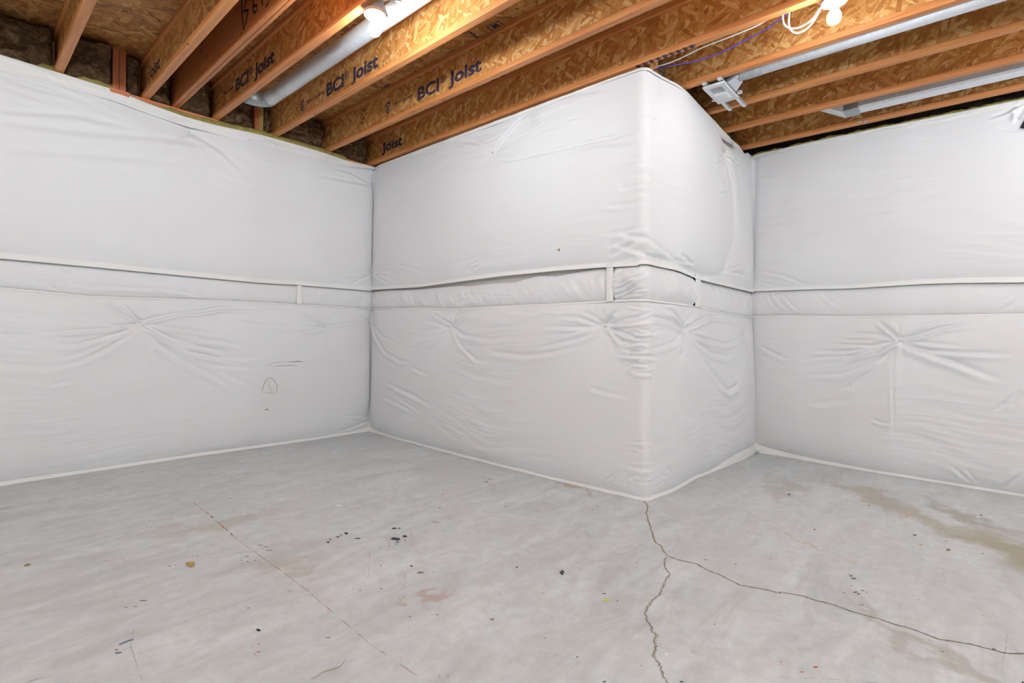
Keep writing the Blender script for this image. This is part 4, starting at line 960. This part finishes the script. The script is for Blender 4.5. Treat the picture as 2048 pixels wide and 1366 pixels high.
l2 = onu([(1581, 14), (1578, 30), (1577, 52), (1585, 65), (1597, 67), (1615, 58), (1632, 36), (1644, 10), (1648, 0)], .055)
cable([(.0, l2[0][1], 2.78)] + l2 + [(-.03, l2[-1][1] + .03, 2.70)], .0046, M['cable'], 'lower hanging white cable loop by the right lamp', group='white cable loops by the right lamp')
l3 = onu([(778, -4), (790, 1), (806, 6), (818, 6), (828, -2)], -1.34)
cable([(-1.41, l3[0][1] - .03, 2.70)] + l3 + [(-1.36, l3[-1][1] + .05, 2.78)], .0050, M['cable'], 'white cable looping right of the left lamp')

# ------------------------------------------------------------------ the slab's cracks, marks and litter
def ribbon(pts, w, name, mat, z=.0006, jit=0, seed=1, sub=4, wj=.5):
    g = random.Random(seed); q = [np.array(hit(x, y, 2, 0))[:2] for x, y in pts]; out = []
    for i in range(len(q) - 1):
        for k in range(sub): out.append(q[i] + (q[i + 1] - q[i]) * k / sub)
    out.append(q[-1]); vs = []; fs = []
    for i, p_ in enumerate(out):
        t = out[min(i + 1, len(out) - 1)] - out[max(i - 1, 0)]; t = t / (np.linalg.norm(t) + 1e-9); n = np.array([-t[1], t[0]])
        p_ = p_ + n * g.uniform(-jit, jit); ww = w * g.uniform(1 - wj, 1 + wj) * (.35 if i in (0, len(out) - 1) else 1)
        a, b2 = p_ + n * ww, p_ - n * ww
        vs += [P3(a[0], a[1], z), P3(b2[0], b2[1], z)]
    for i in range(len(out) - 1): fs.append((2 * i, 2 * i + 1, 2 * i + 3, 2 * i + 2))
    return mesh_obj(name, vs, fs, mat, floor)
M['crackfill'] = plain('crack_filler', (.42, .385, .30), .9, 0, .2, 40)
M['crack'] = ink('open_crack', (.13, .11, .06), .30, .55, 40, .9)
cA = lambda *p: cs(1100, 900, 2.926, p); cB = lambda *p: cs(1448, 966, 3.413, p)
down = cA((548, 300), (575, 330), (565, 370), (578, 420), (592, 460), (606, 510), (622, 545), (652, 562), (668, 595), (686, 620))
down2 = cA((683, 622), (668, 655), (676, 690), (706, 728), (680, 755), (660, 795), (644, 845), (596, 878), (580, 905), (552, 955), (572, 1000), (590, 1030), (606, 1070), (626, 1080), (614, 1120), (620, 1170), (604, 1205), (636, 1245), (656, 1290), (668, 1330), (690, 1365))
side = cA((690, 622), (760, 645), (855, 665), (930, 708), (985, 726), (1060, 765), (1115, 793), (1200, 806), (1290, 824), (1345, 840)) + cB((383, 746), (440, 753), (540, 772), (630, 803), (740, 828), (850, 870), (960, 903), (1060, 928), (1170, 968), (1250, 985), (1350, 1022), (1460, 1066), (1560, 1080), (1680, 1100), (1790, 1128), (1910, 1160), (1990, 1168), (2050, 1162))
for i, (pt_, wd) in enumerate(((down, .0052), (down2, .0045))):
    ribbon(pt_, wd * (.8 - .2 * i), 'crack', M['crackfill'], .0006, .004, 3 + i, 5)
    ribbon(pt_, .0011, 'crack', M['crack'], .0010, .006, 3 + i, 7)
ribbon(side, .0030, 'crack', M['crackfill'], .0006, .002, 9, 4); ribbon(side, .0016, 'crack', M['dark'] if False else M['holemat'], .0010, .003, 10, 5, .7)
ribbon([(385, 1003), (420, 1032), (470, 1075), (520, 1112), (560, 1140), (610, 1178), (660, 1220), (740, 1288), (835, 1352)], .0022, 'chalk_line', M['chalk'], .0006, .0008, 5, 8, .6)
ribbon([(410, 1022), (440, 1048), (468, 1072)], .0035, 'chalk_line', M['chalk'], .0008, .002, 6, 8, .6)
for i, pp in enumerate([[(573, 1181), (600, 1186), (640, 1193)], [(740, 1098), (736, 1160)], [(808, 1140), (811, 1215)], [(270, 1250), (260, 1290), (275, 1330), (286, 1366)], [(50, 1366), (100, 1352)], [(1060, 1300), (1150, 1320)], [(1555, 1355), (1640, 1356), (1760, 1366)], [(2015, 1270), (2004, 1340)]]):
    ribbon(pp, .0012, 'scuff_line', M['dirtline'], .0006, .002, 20 + i, 6)
M['bluepaint'] = plain('blue_smear', (.16, .24, .36), .7); M['redpaint'] = plain('red_paint', (.62, .10, .08), .6); M['limepaint'] = plain('lime_paint', (.62, .66, .12), .6)
M['ochrepaint'] = plain('ochre_paint', (.62, .38, .06), .6); M['inkspot'] = plain('blue_black_spot', (.045, .05, .065), .6); M['greyspot'] = plain('grey_spot', (.22, .22, .24), .8); M['whitepaint'] = plain('white_speck', (.82, .82, .80), .7)
M['brownspot'] = plain('brown_smear', (.30, .24, .15), .8)
def spot(x, y, wp, hp, mat, z=.0007, name='paint_spot', seed=None):
    g = random.Random(seed if seed is not None else int(x * 7 + y)); n = 11; vs = [P3(*hit(x, y, 2, z)[:2], z + .0003)]
    for k in range(n):
        a = 2 * math.pi * k / n; r = g.uniform(.6, 1.15)
        q = hit(x + wp / 2 * r * math.cos(a), y + hp / 2 * r * math.sin(a), 2, z); vs.append(P3(q[0], q[1], z))
    fs = [(0, 1 + (k + 1) % n, 1 + k) for k in range(n)]
    return mesh_obj(name, vs, fs, mat, floor)
cC = lambda x, y: (500 + x / 2.926, 900 + y / 2.926)
for (x, y, w_, h_) in [(458, 540, 22, 10), (468, 524, 18, 5), (515, 508, 26, 8), (532, 496, 16, 6), (563, 488, 26, 16), (630, 517, 40, 7), (842, 459, 36, 13), (873, 458, 22, 9), (852, 520, 62, 20), (906, 504, 32, 18), (863, 539, 22, 8), (816, 562, 9, 6), (856, 551, 8, 5), (944, 492, 6, 6), (1006, 510, 6, 4), (908, 527, 12, 8), (596, 491, 6, 4), (1822, 717, 20, 18), (1110, 338, 10, 8), (764, 676, 6, 12), (1496, 331, 26, 3), (1128, 259, 14, 3), (768, 812, 14, 6), (645, 820, 12, 5), (458, 1097, 34, 5), (1716, 837, 22, 3), (1727, 1101, 20, 4), (1096, 963, 14, 6), (940, 975, 9, 5), (1158, 1325, 22, 4), (1108, 1321, 6, 8), (1384, 243, 14, 3), (1385, 187, 30, 4)]:
    X, Y = cC(x, y); spot(X, Y, w_ / 2.926, h_ / 2.926, M['inkspot'])
for (x, y, w_, h_) in [(945, 679, 16, 10), (1562, 685, 16, 9), (2003, 350, 7, 6), (1402, 174, 8, 6), (1072, 713, 6, 5), (1456, 846, 7, 5)]:
    X, Y = cC(x, y); spot(X, Y, w_ / 2.926, h_ / 2.926, M['dark'], .0008, 'drill_hole')
spot(*cC(50, 1054), 10, 5.5, M['dark'], .0008, 'drill_hole'); spot(1578, 989, 5, 3, M['dark'], .0008, 'drill_hole'); spot(1629, 1059, 3, 3, M['dark'], .0008, 'drill_hole')
cD = lambda x, y: (0 + x / 3.413, 966 + y / 3.413)
for (x, y, w_, h_) in [(1775, 424, 50, 7), (1815, 434, 34, 6), (1840, 460, 60, 6), (1650, 528, 18, 6), (1690, 503, 20, 7), (1690, 537, 22, 8), (1650, 549, 20, 6), (1740, 529, 20, 8), (1768, 541, 16, 5), (1785, 554, 12, 6), (1665, 513, 12, 4), (1678, 497, 10, 4), (1158, 568, 20, 8), (1196, 558, 14, 6), (1350, 498, 18, 5), (710, 528, 22, 5), (848, 526, 16, 5), (1020, 258, 12, 6), (1570, 103, 10, 7), (1600, 184, 22, 4), (783, 780, 18, 6), (1695, 853, 22, 9), (795, 1137, 26, 10), (810, 1158, 48, 14), (504, 611, 8, 4), (974, 654, 16, 4), (1270, 941, 10, 4), (1123, 180, 12, 3)]:
    X, Y = cD(x, y); spot(X, Y, w_ / 3.413, h_ / 3.413, M['greyspot'] if w_ > 10 else M['inkspot'])
for (x, y, w_, h_) in [(980, 803, 70, 9), (925, 843, 40, 7), (862, 850, 26, 8)]:
    X, Y = cD(x, y); spot(X, Y, w_ / 3.413, h_ / 3.413, M['brownspot'])
cF = lambda x, y: (1448 + x / 3.413, 966 + y / 3.413)
for (x, y, w_, h_, k) in [(80, 553, 22, 7, 'holemat'), (388, 1222, 16, 9, 'redpaint'), (394, 1238, 12, 6, 'redpaint'), (626, 1257, 36, 13, 'redpaint'), (530, 1289, 40, 9, 'redpaint'), (1765, 905, 10, 7, 'redpaint'),
                          (1247, 224, 40, 11, 'ochrepaint'), (1345, 422, 40, 8, 'ochrepaint'), (1302, 355, 28, 12, 'holemat'), (1535, 455, 40, 18, 'brownspot'), (1754, 218, 16, 10, 'inkspot'), (990, 153, 12, 7, 'inkspot'), (619, 317, 8, 8, 'inkspot'), (445, 80, 12, 7, 'dark'),
                          (1735, 232, 46, 6, 'whitepaint'), (1820, 232, 36, 7, 'whitepaint'), (1622, 260, 20, 5, 'whitepaint'), (1666, 270, 18, 6, 'whitepaint'), (2000, 309, 12, 5, 'whitepaint'), (1458, 598, 20, 6, 'whitepaint'),
                          (868, 634, 22, 10, 'inkspot'), (885, 652, 38, 10, 'inkspot'), (856, 626, 14, 5, 'inkspot'), (870, 702, 10, 8, 'inkspot'), (898, 745, 38, 8, 'inkspot'), (918, 757, 24, 8, 'inkspot'), (945, 734, 32, 6, 'inkspot'), (972, 746, 12, 7, 'inkspot'), (818, 749, 16, 7, 'greyspot'), (935, 832, 44, 4, 'inkspot'), (1766, 482, 22, 5, 'greyspot'), (1517, 395, 30, 5, 'brownspot'), (317, 517, 22, 5, 'inkspot'), (1493, 1149, 24, 5, 'inkspot'), (1518, 1103, 14, 4, 'inkspot'), (1325, 796, 16, 5, 'greyspot'), (1840, 1133, 34, 10, 'holemat'), (2040, 1362, 18, 20, 'inkspot')]:
    X, Y = cF(x, y); spot(X, Y, w_ / 3.413, h_ / 3.413, M[k])
for (x, y, w_, h_, k) in [(332, 880, 40, 22, 'limepaint'), (507, 660, 12, 5, 'redpaint'), (396, 883, 12, 6, 'inkspot'), (318, 840, 28, 6, 'inkspot'), (770, 1355, 26, 8, 'inkspot'), (535, 1263, 8, 6, 'inkspot'), (160, 1212, 10, 8, 'inkspot'), (320, 1354, 26, 8, 'inkspot'), (962, 1019, 14, 5, 'inkspot'), (910, 642, 26, 4, 'inkspot'), (834, 1180, 4, 26, 'greyspot'), (679, 1195, 20, 20, 'whitepaint')]:
    X, Y = cs(1100, 900, 2.926, [(x, y)])[0]; spot(X, Y, w_ / 2.926, h_ / 2.926, M[k])
for (x, y, w_, h_, k) in [(894, 861, 16, 7, 'ochrepaint'), (878, 872, 14, 5, 'ochrepaint'), (914, 905, 22, 6, 'limepaint'), (868, 858, 9, 5, 'redpaint'), (933, 976, 10, 8, 'bluepaint'), (602, 812, 9, 6, 'redpaint'), (1418, 991, 32, 14, 'brownspot'), (1000, 716, 50, 12, 'brownspot'), (52, 1136, 18, 7, 'redpaint'), (15, 1150, 16, 5, 'redpaint'), (50, 1180, 28, 6, 'redpaint'), (30, 1195, 14, 4, 'redpaint'), (520, 325, 50, 12, 'whitepaint'), (1085, 423, 60, 5, 'brownspot')]:
    X, Y = cC(x, y); spot(X, Y, w_ / 2.926, h_ / 2.926, M[k])
stroke([cD(812, 1104), cD(850, 1088), cD(880, 1076), cD(912, 1066)], 2, .0006, .004, 'blue_smear', M['bluepaint'], floor, (0, 0, 1))

# chip, lump and twig lying on the slab
def chip(x, y, outline, th, mat, name, label, cat):
    n = len(outline); vs = []
    for zz in (0.0006, th):
        for (dx, dy) in outline:
            q = hit(x + dx, y + dy, 2, 0); vs.append(P3(q[0], q[1], zz + (.0015 * (dx > 0) if zz > .001 else 0)))
    fs = [tuple(range(n)), tuple(range(2 * n - 1, n - 1, -1))] + [(i, i + n, (i + 1) % n + n, (i + 1) % n) for i in range(n)]
    return tag(mesh_obj(name, vs, fs, mat), label, cat)
chip(380, 1131, [(-8, -3), (-4, -4.5), (8, -4), (9, -1), (7, 3), (3, 4.5), (-3, 1.5)], .007, M['osbside'], 'wood_chip', 'small tan wood chip lying on the floor left of the chalk line', 'wood chip')
lump = MB().lathe((*hit(55, 1131, 2, 0)[:2], .0006), [(.011, 0), (.009, .004), (.005, .007), (0, .008)], 9).build('dirt_clump', M['brownspot'], None, True); tag(lump, 'small brown clump of dirt on the floor near the left picture edge', 'dirt clump')
tw = onz = [tuple(hit(x, y, 2, .003)) for x, y in [(622, 1359), (634, 1352), (648, 1343), (665, 1338), (680, 1333), (687, 1325), (690, 1319)]]
tg = MB().tube(tw, [.0005, .0008, .0009, .0008, .0008, .0006, .0004], 6).build('twig', plain('twig_bark', (.30, .25, .13), .8), None, True); tag(tg, 'thin crooked twig on the floor at the bottom edge of the picture', 'twig')
lf = chip(1124, 1146, [(-3, -2), (1, -4), (4, -1), (2, 4), (-2, 3)], .004, M['inkspot'], 'black_scrap', 'tiny black scrap on the middle of the floor', 'scrap')
